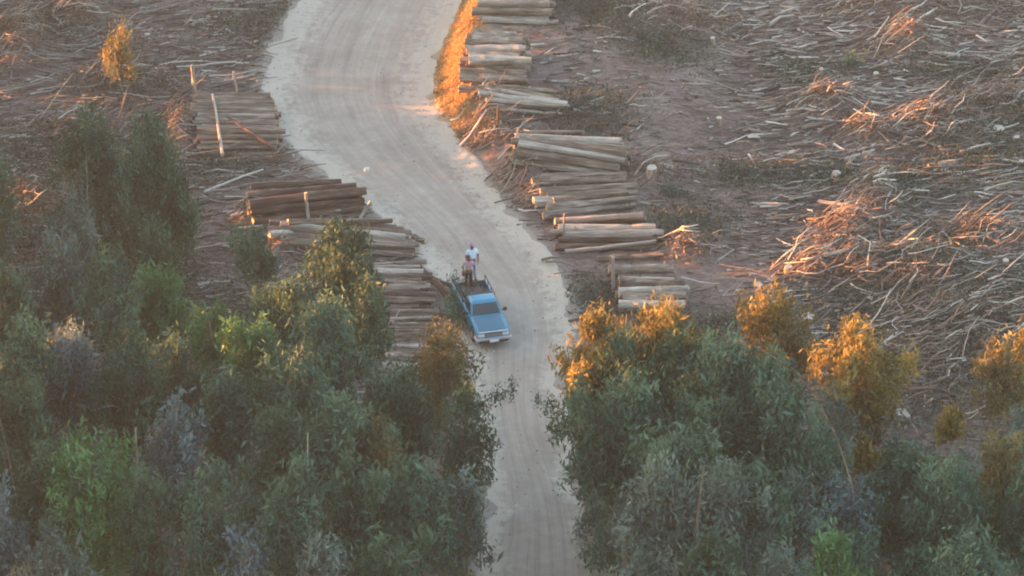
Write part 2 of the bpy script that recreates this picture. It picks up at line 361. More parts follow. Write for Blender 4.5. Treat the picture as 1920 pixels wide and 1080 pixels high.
pile('dark reddish stack', 'reddish logs of the dark stack', [(352,466,665),(385,462,672),(421,468,690)], 3, .16, .23, 'red', tilt=.27, jx=.2, jr=1.6)
pile('long pale stack left of the road', 'logs of the long pale stack', [(424,508,748),(450,520,765),(489,535,775)], 3, .12, .18, 'grey', tilt=-.02, pale=.3, jx=.25,jr=1.6)
pile('roadside stack left of the blue pickup', 'logs stacked left of the pickup', [(497,640,795),(540,665,805),(609,690,815)], 3, .13, .20, 'grey', pale=.12, jx=.25, jr=2.2)
pile('short stack among the left trees', 'short logs among the left trees', [(605,712,812),(650,712,800),(721,712,778)], 2, .12, .18, 'grey', pale=.1, jx=.15, jr=1.2)
pile('topmost stack right of the bend', 'logs of the topmost right stack', [(-75,940,1060),(-20,912,1040),(51,895,1022)], 3, .17, .26, 'grey', pale=.3, jx=.28, jr=1.8)
pile('thick stack beside the orange bank', 'thick logs beside the bank', [(62,886,990),(100,877,982),(135,875,980),(177,882,988)], 4, .17, .28, 'grey', pale=.2, jx=.2, jr=1.5)
pile('low stack below the orange bank', 'logs of the low stack by the bank', [(172,888,1048),(198,900,1052),(237,935,1090)], 2, .11, .17, 'grey', pale=.25, jx=.4, jr=3.5)
pile('big stack right of the road', 'logs of the big right stack', [(255,965,1168),(300,966,1170),(341,972,1172)], 4, .14, .22, 'grey', pale=.12, jx=.2, jr=1.5)
pile('slanting stack beside the big one', 'slanting logs right of the road', [(335,1002,1175),(365,1012,1180),(407,1025,1170)], 2, .13, .19, 'grey', tilt=.24, pale=.1, jx=.3, jr=2.6)
pile('untidy pale stack right of the road', 'logs of the untidy right stack', [(412,1045,1205),(440,1050,1232),(477,1045,1225)], 2, .13, .20, 'red', tilt=.05, pale=.4, jx=.25, jr=2.5)
pile('thick stack near the right trees', 'thick logs near the right trees', [(492,1152,1252),(530,1156,1268),(555,1158,1285),(594,1160,1285)], 2, .20, .27, 'grey', pale=.15, jx=.2, jr=1.3)
pile('stack glimpsed through the right trees', 'logs glimpsed through the right trees', [(782,1380,1412),(841,1372,1418)], 1, .12, .16, 'pale', jx=.06, jr=.8)
def lp(px, py, up=0): return G(px, py, up)
# loose, leaning and marked logs / stakes
def hand_log(p0, p1, r, kind, label, name='log', cat='log', u0=.1, u1=.1, group=None): put_log(G(p0[0], p0[1], u0), G(p1[0], p1[1], u1), r, kind, label, group, name, cat)
hand_log((418,290), (398,176), .075, 'pale', 'thin pale pole laid steeply across the stack left of the bend', 'pole', 'pole', .75, 1.25)
hand_log((522,284), (425,218), .075, 'red', 'dark pole slanting down across the stack left of the bend', 'pole', 'pole', .6, 1.2)
hand_log((842,556), (786,500), .17, 'red', 'reddish-brown beam leaning off the stack behind the blue pickup', 'log', 'log', .2, .75)
hand_log((856,540), (800,515), .10, 'red', 'darker thin log beside the leaning reddish beam', 'log', 'log', .15, .5)
hand_log((775,444), (798,453), .14, 'grey', 'short chunk of wood lying alone on the left edge of the road', 'wood_chunk', 'wood', .1, .1)
hand_log((968,262), (1165,262), .17, 'pale', 'mottled pale log on the far rim of the big right stack', 'log', 'log', .95, .95)
hand_log((1050,412), (1205,402), .15, 'pale', 'pale forked log sticking up on top of the untidy right stack', 'log', 'log', .55, .85)
hand_log((1160,548), (1290,542), .23, 'pale', 'whitest peeled log on the thick stack by the right trees', 'log', 'log', .75, .75)
hand_log((1160,568), (1284,570), .20, 'pale', 'second whitish log at the near side of the thick right stack', 'log', 'log', .55, .55)
hand_log((505,440), (640,424), .17, 'pale', 'thick pale log whose orange sunlit end sticks out left of its stack', 'log', 'log', .75, .8)
hand_log((1740,312), (1795,306), .17, 'pale', 'short pale split log on the right-hand clearing', 'log', 'log', .2, .2)
hand_log((1535,378), (1595,386), .09, 'pale', 'short split log lit orange on the right clearing', 'log', 'log', .35, .35)
hand_log((1545,478), (1585,470), .09, 'pale', 'small pale billet between the orange heaps', 'log', 'log', .4, .4)
hand_log((1280,156), (1325,158), .05, 'pale', 'thin white stick lying alone right of the log stacks', 'stick', 'stick', .1, .1)
hand_log((95,25), (118,46), .07, 'pale', 'short white split stick at the upper left corner', 'stick', 'stick', .2, .2)
hand_log((1655,648), (1700,652), .14, 'pale', 'pale log lying in the green slash behind the golden sapling', 'log', 'log', .25, .25)
hand_log((62,100), (165,108), .05, 'pale', 'long straight bleached pole lying in the upper left slash', 'pole', 'pole', .15, .15)
hand_log((1830,402), (1888,428), .06, 'pale', 'straight pale pole slanting down near the right edge', 'pole', 'pole', .3, .3)
hand_log((1715,92), (1800,104), .13, 'pale', 'bleached split trunk in the upper right heap', 'log', 'log', .45, .4)
for k, (x0, y0, x1, y1, rr_, u0, u1, kd, lb) in enumerate([
 (892,64,985,56,.16,.3,.5,'grey','log wedged between the topmost and the thick right stacks'),(888,178,1000,170,.12,.3,.35,'grey','log wedged below the thick stack by the bank'),
 (905,232,1080,214,.11,.45,.55,'red','dark log slanting across the low stack by the bank'),(940,250,1095,246,.12,.25,.3,'grey','log bridging the low and the big right stacks'),
 (975,345,1172,338,.15,.35,.45,'grey','log bridging the big and the slanting stacks'),(1010,396,1172,372,.10,.3,.6,'pale','thin pale log slanting over the slanting stack'),
 (1025,408,1190,404,.12,.2,.25,'red','dark log just above the untidy right stack'),(1060,472,1230,452,.10,.3,.45,'pale','pale log slanting across the untidy right stack'),
 (1120,484,1245,478,.12,.15,.2,'grey','log just above the thick stack near the trees'),(1040,425,1130,450,.08,.45,.45,'red','short dark pole lying askew on the untidy right stack'),
 (690,500,800,490,.14,.6,.7,'pale','pale log across the top end of the pickup-side stack'),(700,604,812,596,.14,.35,.4,'grey','log bridging the stacks among the left trees'),
 (540,418,735,412,.15,.8,.85,'grey','long log on the far rim of the long pale stack'),(470,350,640,340,.14,.9,1.0,'red','shaggy reddish log on the far rim of the dark stack')]):
    hand_log((x0,y0),(x1,y1),rr_,kd,lb,'log','log',u0,u1)
def stake(px, py, top, r, label, lean=0, kind='pale', z0=0.0, group=None):
    p = G(px, py, z0); s = ppm(p); h = (py-top)/(s*CP)
    put_log(Vector(p)-Vector((0, 0, .2)), Vector(p)+Vector((lean/s, 0, h)), r, kind, label, group, 'stake', 'stake')
stake(367,186,124,.11,'taller upright stake glowing orange behind the stack left of the bend', -4, z0=.0)
stake(443,176,136,.09,'shorter upright stake glowing orange behind the stack left of the bend', -3)
stake(578,412,362,.09,'upright stake glowing orange against the dark reddish stack', -3, z0=.1)
stake(668,414,378,.09,'stake leaning right over the end of the dark reddish stack', 28, z0=.1)
stake(1056,462,402,.05,'thin grey post at the road side of the untidy stack', 1, 'grey')
stake(1151,550,482,.09,'pale post holding the left end of the thick right stack', -3)
stake(1142,520,480,.05,'thinner post just left of the thick right stack', 2, 'grey')
stake(968,276,240,.07,'short post glowing orange at the left end of the big right stack', 4)
stake(932,246,200,.06,'dark reddish post at the foot of the orange bank', 2, 'red')
stake(1078,452,424,.06,'small sunlit post on the left end of the untidy stack', 0)
stake(441,400,378,.04,'thin post left of the dark reddish stack',0)
print('logs', NLOG[0])

# ---------------------------------------------------------------- stumps
def stump(px, py, r, label, hgt=.35, pale=True, lean=0):
    p = G(px, py); o = empty('tree_stump', p); rr = random.Random(px); n = 14
    b = MB(); b.tube([(0, 0, -.25), (0, 0, .05), (lean*.3, 0, hgt)], [r*1.35, r*1.12, r], n, cap=False); b.build('bark', [M['bark_grey']], o)
    c = MB(); c.tube([(lean*.3, 0, hgt-.03), (lean*.3, -.01, hgt+.012)], [r*1.0, r*.93], n); c.build('cut_face', [M['cutpale'] if pale else M['cut']], o)
    tag(o, label, 'stump', 'stumps left on the clearing')
for a in [(1872,252,.30,'biggest pale round stump near the right edge'),(1905,268,.17,'small whitish stump right of the biggest pale stump'),(1690,786,.30,'pale stump showing beside the golden sapling at right'),
 (1701,792,.12,'small white stump touching the pale stump by the golden sapling'),(1222,326,.26,'pale stump just right of the big log stack'),(1284,552,.24,'white stump at the right end of the thick stack'),
 (1348,232,.15,'small whitish stump on the bare middle of the clearing'),(1568,336,.24,'grey stump above the orange sunlit slash'),(1632,572,.14,'small white stump in the dark green slash'),
 (1642,148,.16,'small pale stump above the orange heap'),(1540,140,.15,'low pale stump left of the green tuft'),(1478,512,.20,'pinkish stump beside the golden crown'),
 (1422,546,.20,'pale stump behind the golden-topped tree'),(1515,606,.32,'broad grey stump right of the golden-topped tree'),(277,75,.17,'pale stump in the upper left slash'),
 (688,322,.0,''),(205,592,.2,'pale stump low among the left trees'),(1885,500,.16,'pale stump at the end of a dark branch near the right edge'),(1336,82,.13,'small stump at the top middle of the clearing')]:
    if a[2] > 0: stump(*a)
# small white block on the road
p = G(688, 322); b = MB(); b.box((0, 0, .11), (.26, .2, .2)); o = b.build('white_block', plain('chalky_white', (.62, .58, .56)), None, bevel=.03); o.location = p; o.rotation_euler.z = .4
tag(o, 'small whitish block standing alone on the road', 'block')

# ---------------------------------------------------------------- slash
def inview(x, y, z=0):
    d = np.stack([x-CAM[0], y-CAM[1], z-CAM[2]], -1); dep = d @ np.array([0, CP, -SP])
    return 960+F*d[..., 0]/dep, 540-F*(d @ np.array([0, SP, CP]))/dep
PILEBOX = [(350,175,530,292),(455,340,700,495),(640,490,815,715),(875,-80,1060,245),(960,245,1180,400),(1040,400,1240,470),(1150,480,1290,585)]
def clear_mask(x, y, road_gap=.15):
    """False on the road"""
    d = np.maximum(road_l(y)-x, x-road_r(y)); return d > road_gap+.5*rng.random(len(x))
def sticks(name, n, L, rad, tone, area, m, angsd=.55, lift=.10, seg=4, label=None, bend=.055, cat='branches', up=.12, sides=4, dens=None, gap=.15):
    x = rng.uniform(area[0], area[1], n); y = rng.uniform(area[2], area[3], n); k = clear_mask(x, y, gap)
    if dens is not None: k &= rng.random(n) < dens(x, y)
    x = x[k]; y = y[k]; n = len(x)
    ln = np.minimum(np.exp(rng.normal(np.log(L), .5, n)), 2.3*L); an = rng.normal(0, angsd, n); z0 = H(x, y)+rng.random(n)**2*lift+rad
    r = rad*np.exp(np.clip(rng.normal(0, .35, n), -1, .6))*np.minimum(1.25, .6+.4*ln/L); bd = rng.normal(0, bend, n)*ln; bd2 = rng.normal(0, bend*.35, n)*ln; dz = rng.normal(0, up, n)*ln
    tn = np.clip(rng.normal(tone[0], tone[1], n), 0, 1)
    t = np.linspace(-.5, .5, seg)[None, :]; ca = np.cos(an)[:, None]; sa = np.sin(an)[:, None]
    u = t*ln[:, None]; v = bd[:, None]*(4*t*t-1)+bd2[:, None]*np.sin(t*9)
    px = x[:, None]+u*ca-v*sa; py = y[:, None]+u*sa+v*ca; pz = z0[:, None]+(H(px, py)-H(x, y)[:, None])*.8+np.abs(dz[:, None])*(t+.5)+.1*ln[:, None]*(.25-t*t)*rng.normal(.2, .5, n)[:, None]
    rr = r[:, None]*(1-.55*(t+.5)); ang = np.arange(sides)*2*math.pi/sides+.6
    V = np.empty((n, seg, sides, 3))
    V[..., 0] = px[..., None]-sa[..., None]*(rr[..., None]*np.cos(ang)); V[..., 1] = py[..., None]+ca[..., None]*(rr[..., None]*np.cos(ang)); V[..., 2] = pz[..., None]+rr[..., None]*np.sin(ang)
    base = np.arange(n)[:, None, None]*seg*sides; i = np.arange(seg-1)[None, :, None]; j = np.arange(sides)[None, None, :]
    a = base+i*sides+j; b_ = base+i*sides+(j+1) % sides; F_ = np.stack([a, b_, b_+sides, a+sides], -1).reshape(-1, 4)
    e = np.stack([base[:, 0, 0]+(seg-1)*sides+q for q in range(4)], -1)
    F_ = np.concatenate([F_, e]) if sides == 4 else F_
    o = link(name, mesh_np(name, V.reshape(-1, 3), F_, {'tone': np.repeat(tn, seg*sides)}, False, [m])); tag(o, label, cat, kind='stuff'); return o
def leaf_mesh(C, size, tone, droop=.6, wid=.33, flat=0.0):
    n = len(C); d = rng.normal(0, 1, (n, 3)); d[:, 2] = d[:, 2]*(1-flat)-droop*1.4*(1-flat); d /= np.linalg.norm(d, axis=1)[:, None]
    q = rng.normal(0, 1, (n, 3))
    if flat: q[:, 2] *= (1-flat)
    s = np.cross(d, q); s /= np.linalg.norm(s, axis=1)[:, None]+1e-9
    if flat: s[:, 2] *= .4
    L = (size*np.exp(rng.normal(0, .3, n)))[:, None]; W = L*wid
    V = np.stack([C-d*L*.5, C-d*L*.05+s*W*.5, C+d*L*.5, C-d*L*.05-s*W*.5], 1).reshape(-1, 3)
    F_ = np.arange(n*4).reshape(-1, 4); return V, F_, np.repeat(tone, 4)
def area_px(x0, x1, y0, y1):
    a = ray(x0, y0, 0); b = ray(x1, y0, 0); c = ray(x0, y1, 0); d = ray(x1, y1, 0)
    return min(a[0], c[0]), max(b[0], d[0]), c[1], a[1]
RIGHT = area_px(950, 1980, -40, 760); LEFT = area_px(-60, 760, -40, 760); RIGHT_LOW = area_px(1040, 1980, 740, 1120); FAR_R = area_px(1480, 1980, -40, 700)
dens_r = lambda x, y: np.clip(.22+.95*sstep(7, 17, x)+.8*fb(x*.2, y*.2, 2), .08, 1)
sticks('fallen_branches', 11500, .62, .030, (.50, .24), RIGHT, M['stick'], .38, label='grey brown sticks and thin branches strewn over the right clearing', dens=dens_r)
sticks('fallen_branches', 3600, .75, .034, (.66, .25), FAR_R, M['stick'], .38, .28, label='thicker pale branches tangled in the heaps at right', dens=dens_r, up=.12)
sticks('fallen_branches', 7500, .65, .028, (.52, .24), LEFT, M['stick'], .45, label='grey brown sticks strewn over the left clearing')
sticks('fallen_branches', 1300, 1.5, .036, (.66, .22), LEFT, M['stick'], .35, .25, label='longer pale branches strewn over the left clearing')
sticks('fallen_branches', 2200, .9, .02, (.40, .25), RIGHT_LOW, M['stick'], .6, gap=.9, label='sticks lying on the ground under the right trees')
sticks('bark_strips', 3800, .55, .035, (.50, .28), RIGHT, M['stick'], .5, .04, seg=2, label='short bark strips and chips on the right clearing', cat='bark', up=.03, dens=dens_r)
sticks('bark_strips', 3000, .5, .035, (.50, .25), LEFT, M['stick'], .5, .04, seg=2, label='short bark strips and chips on the left clearing', cat='bark', up=.03)
sticks('broken_limbs', 1700, .75, .062, (.55, .22), FAR_R, M['stick'], .36, .25, seg=3, label='thick broken limbs and bark slabs tangled at right', cat='branches', up=.12, dens=dens_r)
sticks('broken_limbs', 900, .75, .055, (.52, .22), LEFT, M['stick'], .4, .15, seg=3, label='thick broken limbs and bark slabs on the left clearing', cat='branches')
sticks('broken_limbs', 900, .65, .05, (.5, .22), RIGHT, M['stick'], .36, .15, seg=3, label='thick broken limbs and bark slabs on the middle of the clearing', cat='branches')
sticks('wood_chips', 1500, .22, .05, (.88, .12), RIGHT, M['stick'], .8, .12, seg=2, label='small pale chips and broken wood bits on the right clearing', cat='wood', up=.05, dens=dens_r)
sticks('wood_chips', 700, .22, .045, (.85, .15), LEFT, M['stick'], .8, .12, seg=2, label='small pale chips and broken wood bits on the left clearing', cat='wood', up=.05)
hs_rng = 0
for mx, my, rx_, ry_, h_ in MW:
    wgt = (lambda cx, cy, ax_, ay_: (lambda x, y: np.exp(-(((x-cx)/ax_)**2+((y-cy)/ay_)**2))))(mx, my, rx_*1.1, ry_*1.1)
    sticks('heaped_branches', int(150*rx_*ry_)+40, .8, .030, (.62, .25), (mx-rx_*2, mx+rx_*2, my-ry_*2, my+ry_*2), M['stick'], .6, .55, label='branches and bark tangled in a slash heap', up=.45, bend=.12, dens=wgt)
def litter(name, spots, per, size, m, label, tone=(.5, .22), h=.28, flat=.5, cat='leaves'):
    C = []
    for (x, y, rx, ry) in spots:
        n = int(per*rx*ry); a = rng.normal(0, .5, (n, 2))*(rx, ry)+(x, y); C.append(np.column_stack([a, H(a[:, 0], a[:, 1])+rng.random(n)**1.5*h+.01]))
    C = np.concatenate(C); k = clear_mask(C[:, 0], C[:, 1], .0); C = C[k]
    tn = np.clip(rng.normal(*tone, len(C))+.5*fb(C[:, 0]*1.3, C[:, 1]*1.3, 2), 0, 1); V, F_, T = leaf_mesh(C, size, tn, .1, .4, flat)
    o = link(name, mesh_np(name, V, F_, {'tone': T}, False, [m])); return tag(o, label, cat, kind='stuff')
litter('leaf_litter', [(mx, my, rx*1.5, ry*1.5) for mx, my, rx, ry, h in MW], 300, .18, M['litter'], 'dead reddish leaves heaped with the slash', h=.42, flat=.2)
g1 = [(*ray(a, b, 0)[:2], c, d) for a, b, c, d in [(1800,640,7,8),(1640,620,4,5),(1500,140,2.5,2.2),(1560,330,3,2),(1850,300,4,3),(1800,140,5,2),(1850,560,4,3),(1740,470,3,2),(1120,60,3,4),(1100,250,3,3),(1240,120,3,3),(1880,230,4,2),(1700,350,4,3),(1290,420,3,3),(1400,330,3,2),(1350,620,5,2),(1130,560,2.5,2.5)]]
litter('green_slash', g1, 330, .19, M['greenlitter'], 'grey green cut foliage lying among the slash at right', h=.45, flat=.2)
g2 = [(*ray(a, b, 0)[:2], c, d) for a, b, c, d in [(100,300,5,4),(60,430,4,5),(180,470,5,4),(260,560,5,4),(330,660,4,4),(130,600,5,5),(60,60,4,3),(240,160,3,3),(430,640,3,5),(500,50,4,4),(420,320,3,2)]]
litter('green_slash', g2, 300, .19, M['greenlitter'], 'grey green low growth and cut foliage on the left clearing', tone=(.55, .25), h=.45, flat=.1)
# dry tufts on the bank by the bend
n = 18000; yy = rng.uniform(Y250-1.2, flat_y(-60), n); sx = rng.normal(1.2, .6, n); xx = road_r(yy)+sx; k = (sx > .25) & (rng.random(n) < .35+1.1*(.5+fb(xx*.9, yy*.9, 2))); xx = xx[k]; yy = yy[k]
V, F_, T = leaf_mesh(np.column_stack([xx, yy, H(xx, yy)+.06]), .24, np.clip(rng.normal(.5, .25, len(xx)), 0, 1), -.7, .2)
tag(link('dry_grass', mesh_np('dry_grass', V, F_, {'tone': T}, False, [M['straw']])), 'dry straw coloured grass on the bank right of the bend', 'grass', kind='stuff')

nst = 500; ys_ = rng.uniform(flat_y(1100), flat_y(-40), nst); us_ = np.where(rng.random(nst) < .6, rng.choice([-1, 1], nst)*rng.uniform(.75, 1.05, nst), rng.uniform(-1, 1, nst)); xs_ = (road_l(ys_)+road_r(ys_))/2+us_*(road_r(ys_)-road_l(ys_))/2
pb = MB()
for x_, y_ in zip(xs_, ys_):
    q_ = rnd.uniform(.015, .05); z_ = RH(x_, y_); f_ = lambda: rnd.uniform(.6, 1.1)*q_
    pb.hexa([(x_-f_(), y_-f_(), z_-.02), (x_+f_(), y_-f_(), z_-.02), (x_+f_(), y_+f_(), z_-.02), (x_-f_(), y_+f_(), z_-.02), (x_-f_()*.6, y_-f_()*.6, z_+f_()), (x_+f_()*.6, y_-f_()*.6, z_+f_()*.8), (x_+f_()*.6, y_+f_()*.6, z_+f_()), (x_-f_()*.6, y_+f_()*.6, z_+f_()*.8)], tone=rnd.uniform(.65, 1))
tag(pb.build('clods', [M['stick']]), 'small stones and clods scattered on the dirt road', 'stones', kind='stuff')
# bigger single branches one can pick apart
LANDMARKS = [(1870,250,'the biggest pale stump'),(1222,326,'the pale stump by the big right stack'),(1568,215,'the orange sunlit heap on the right clearing'),(1610,510,'the lower orange heap'),
 (1500,140,'the green tuft on the right clearing'),(1740,60,'the upper right sunlit heap'),(1760,700,'the dark green slash'),(437,235,'the stack left of the bend'),(565,380,'the dark reddish stack'),
 (200,80,'the upper left slash heap'),(290,320,'the dark tree left of the bend'),(400,560,'the bare reddish patch at left'),(60,380,'the pinkish patch at the left edge'),(300,560,'the fresh green sapling'),(1070,320,'the big right stack'),(1215,530,'the thick right stack')]
cand = []
def branch(px, py, L, ang, r, tone, bend, forks):
    cand.append((px, py, L, ang, r, tone, bend, forks))
for a in [(1690,230,3.0,.1,.045,.85,.2,2),(1780,210,2.4,.5,.04,.7,-.2,2),(1830,230,2.6,.75,.05,.95,.15,1),(1880,225,2.4,.6,.05,.35,.1,1),(1655,230,2.3,.12,.05,.3,.1,0),(1745,245,2.0,1.0,.05,.9,.1,1),
 (1470,340,3.4,.25,.05,.35,.3,1),(1510,345,1.8,.05,.05,.85,.1,0),(1600,340,2.6,.02,.05,.5,.1,0),(1420,110,2.6,-.7,.035,.7,.1,1),(1310,60,2.0,-.3,.04,.8,.2,1),(1860,60,3.0,-.5,.05,.8,.1,1),(1700,130,2.8,0,.045,.55,.1,2),
 (1760,350,2.5,.45,.045,.8,.15,1),(1680,455,2.8,-.1,.04,.8,.3,2),(1820,470,2.6,-.12,.04,.75,.2,2),(1870,500,3.0,.6,.06,.3,.15,1),(1800,520,2.0,.4,.05,.4,.1,1),(1500,495,2.0,.5,.05,.35,.2,1),(1650,610,3.2,.5,.05,.65,.4,2),
 (1780,600,3.6,.02,.04,.6,.15,1),(1730,640,2.4,.5,.05,.75,.35,2),(1860,590,2.2,.9,.05,.6,.3,2),(1800,720,2.2,.9,.06,.75,.1,1),(1850,640,2.0,-.7,.05,.85,.25,1),(1690,670,1.8,-.3,.05,.8,.2,1),
 (520,90,2.8,.7,.04,.6,.2,1),(460,60,2.4,.45,.04,.55,-.2,2),(330,60,2.8,.5,.05,.5,.3,1),(370,42,1.4,0,.04,.9,.05,0),(330,75,2.0,-.25,.045,.8,.1,1),(420,85,3.0,.18,.045,.65,.12,1),(100,170,1.7,.25,.05,.9,.3,0),(195,138,1.1,.1,.05,.9,.1,0),
 (260,30,2.4,.35,.05,.6,.2,1),(250,85,2.6,-.5,.035,.7,.2,1),(180,30,1.4,-.9,.05,.9,.4,0),(410,120,2.2,.1,.04,.8,-.2,1),(60,250,3.4,.05,.045,.75,.1,1),(60,315,2.2,.02,.05,.85,.1,0),(90,430,1.8,-.5,.05,.95,.15,1),(30,450,1.2,-.3,.06,.85,.1,0),
 (100,590,2.2,-.6,.07,.7,.2,1),(60,610,1.6,-.1,.08,.6,.1,0),(420,665,2.6,.5,.05,.75,.15,3),(430,610,1.2,-.6,.05,.9,.1,0),(380,580,2.6,.05,.04,.6,.1,1),(350,315,1.6,-.15,.06,.9,.2,0),(370,330,2.4,.25,.05,.35,.2,1),
 (450,330,2.8,.02,.035,.65,.1,1),(100,92,2.4,.05,.05,.6,.15,1),(75,60,2.0,1.3,.05,.7,.3,2),(30,80,2.4,.9,.06,.7,.2,2),(40,110,2.2,1.2,.05,.65,.3,2),(65,40,1.8,1.4,.05,.75,.3,1),(1110,120,2.0,1.2,.04,.5,.3,2),(1085,100,2.2,1.1,.05,.3,.3,2),
 (1400,280,2.6,.3,.045,.4,.3,1),(1340,350,2.4,.1,.04,.45,.2,1),(1150,245,2.6,-.2,.05,.45,.3,1),(1180,225,2.2,.2,.04,.55,.3,1),(1330,577,3.4,.0,.05,.45,.05,0),(1310,560,2.2,.15,.04,.5,.1,1),(1900,340,2.6,.4,.05,.6,.2,1),(1590,170,2.0,.9,.04,.6,.3,2),(1500,110,2.0,1.3,.04,.6,.2,1),(1900,110,2.6,.5,.05,.5,.2,1),(1830,110,2.6,-.45,.05,.85,.1,1)]: branch(*a)
tries = 0
while len(cand) < 215 and tries < 5000:
    tries += 1; px = rnd.uniform(0, 1920); py = rnd.uniform(-5, 700)
    p = ray(px, py, 0); d = max(road_l(p[1])-p[0], p[0]-road_r(p[1]))
    if d < 1.2 or any(a-15 < px < c+15 and b-12 < py < e+10 for a, b, c, e in PILEBOX) or (px < 900 and py > 480): continue
    if 1050 < px < 1480 and py > 560: continue
    if any(abs(px-c[0]) < 38 and abs(py-c[1]) < 12 for c in cand): continue
    branch(px, py, rnd.uniform(1.2, 3.0), rnd.gauss(.05, .35), rnd.uniform(.028, .05), min(1, max(.1, rnd.gauss(.62, .22))), rnd.gauss(0, .22), rnd.choice((0, 1, 1, 2)))
def tword(t): return 'dark' if t < .4 else 'brown' if t < .6 else 'grey' if t < .78 else 'pale'
keys = {}
for c in cand:
    lm = min(LANDMARKS, key=lambda q: math.hypot(q[0]-c[0], (q[1]-c[1])*1.3)); dx, dy = c[0]-lm[0], c[1]-lm[1]
    side = ('right of' if dx > 0 else 'left of') if abs(dx) > 1.6*abs(dy) else ('below' if dy > 0 else 'above')
    lw = 'short' if c[2] < 1.7 else 'long' if c[2] > 2.5 else ''
    sh = 'forked' if c[7] >= 2 else 'bent' if abs(c[6]) > .22 else 'straight' if abs(c[6]) < .1 and not c[7] else ''
    keys.setdefault((tword(c[5]), lw, sh, side, lm[2]), []).append((math.hypot(dx, dy), c))
for (tw, lw, sh, side, nm), lst in keys.items():
    lst.sort(key=lambda q: q[0])
    for i, (_, (px, py, L, ang, r, tone, bend, forks)) in enumerate(lst):
        q = random.Random(int(px*7+py)); p = G(px, py, .06); b = MB(); N = 7; pts = []
        for k in range(N):
            t = k/(N-1)-.5; u = t*L; v = bend*L*(.5-2*t*t)*.4+q.gauss(0, .012)*L
            x = u*math.cos(ang)-v*math.sin(ang); y = u*math.sin(ang)+v*math.cos(ang)
            pts.append(Vector((x, y, float(H(p[0]+x, p[1]+y))-p[2]+r+.08+.12*(t+.5)+q.uniform(0, .04))))
        r = r*.85
        b.tube(pts, [r*(1-.6*k/(N-1)) for k in range(N)], 6, tone=tone)
        for f in range(forks):
            i0 = q.choice((2, 3, 4)); d = (pts[i0+1]-pts[i0]).normalized(); s_ = q.choice((-1, 1)); d2 = Vector((d.x*math.cos(.6*s_)-d.y*math.sin(.6*s_), d.x*math.sin(.6*s_)+d.y*math.cos(.6*s_), .12+q.uniform(0, .35)))
            ll = L*q.uniform(.22, .42); m_ = pts[i0]+d2*ll*.5+Vector((0, q.uniform(-.06, .06), .02)); b.tube([pts[i0], m_, pts[i0]+d2*ll], [r*.62, r*.45, r*.2], 5, tone=tone)
        o = b.build('fallen_branch', [M['stick']]); o.location = p
        pos = '' if len(lst) == 1 else (' nearest' if i == 0 else f' {ORD[i]} nearest')
        side = side.replace(' of', '') if side.endswith('of') and pos else side
        words = ' '.join(w_ for w_ in (lw, tw, sh, 'branch') if w_)
        tag(o, (f'{words} lying {side} {nm}' if not pos else f'{words} {side},{pos} to {nm}').replace('  ', ' '), 'branch', 'larger branches left on the clearing')
print('branches', len(cand))

# ---------------------------------------------------------------- trees
def crown_mesh(name, clumps, per, rc, size, m, droop=.9, tone=.5, origin=(0, 0, 0), wid=.27):
    cc = np.array(clumps); n = len(cc); C = np.repeat(cc, per, 0)+rng.normal(0, 1, (n*per, 3))*(rc*.66, rc*.66, rc*1.2)
    tn = np.clip(np.repeat(rng.normal(tone, .30, n), per)+rng.normal(0, .11, n*per), 0, 1)
    V, F_, T = leaf_mesh(C, size, tn, droop, wid); return mesh_np(name, V, F_, {'tone': T}, False, [m])
TREES = []
def tree(px, top, base, hw, kind, label, cb=None, lean=0, group=None, name='eucalyptus_tree', dens=1.0, size=.27, xb=None, tb=.5):
    """crown top at (px, top), foot at row base, half crown width hw, crown bottom row cb"""
    q = random.Random(px*3+top); B = G(px-lean if xb is None else xb, base); s = ppm(B); Hh = (base-top)/(s*CP)
    cb = cb if cb is not None else top+(base-top)*.74; z1 = Hh; z0 = max(.3, (base-cb)/(s*CP)); Rr = hw/s; top_x = lean/s if xb is None else (px-xb)/s
    o = empty(name, B); zc = (z0+z1)/2; hz = (z1-z0)/2
    ax = lambda z: Vector((top_x*(z/Hh)**1.3+.12*math.sin(z*.9+px), .10*math.sin(z*.7+px*2), z))
    tb_ = MB(); N = 9; r0 = .035+.008*Hh
    tb_.tube([ax(Hh*.84*k/(N-1)) if k else Vector((0, 0, -.3)) for k in range(N)], [r0*(1-.85*k/(N-1))+.01 for k in range(N)], 7)
    tb_.build('trunk', [M['trunk']], o)
    vol = Rr*Rr*hz*2; nc = int(max(10, min(120, 9+11*vol**.72))*dens); clumps = []; lb = MB(); tries = 0; ph = q.uniform(0, 6)
    while len(clumps) < nc and tries < 4000:
        tries += 1; u = Vector((q.gauss(0, 1), q.gauss(0, 1), q.gauss(0, 1))).normalized()*q.random()**.42
        an = math.atan2(u.y, u.x); prof = 1+.28*math.sin(3*an+ph+u.z*3)+.18*math.sin(5*an-ph)+.25*math.sin(u.z*6+ph*2)
        rr = Rr*prof*(1.0-.25*max(0, u.z)); c = ax(zc+u.z*hz)+Vector((u.x*rr, u.y*rr, 0)); clumps.append(c)
    for c in clumps[:int(nc*.55)]:
        zs = max(z0*.55, min(c.z-.25*(c.xy-ax(c.z).xy).length-.3, Hh*.95)); st = ax(zs); mid = (st+c)/2+Vector((0, 0, .12*(c-st).length))
        rb = .012+.018*(c-st).length/2; lb.tube([st, mid, c], [rb*1.5, rb, rb*.4], 5)
    lb.build('limbs', [M['trunk']], o)
    rc = max(.20, min(.40, .17+.10*Rr)); per = 105 if rc > .3 else 75
    link('crown', crown_mesh('crown', clumps, per, rc, size, M['leaf_'+kind], .95, tb), o)
    tag(o, label, 'tree', group)
    TREES.append((label, B, Hh, Rr)); return o
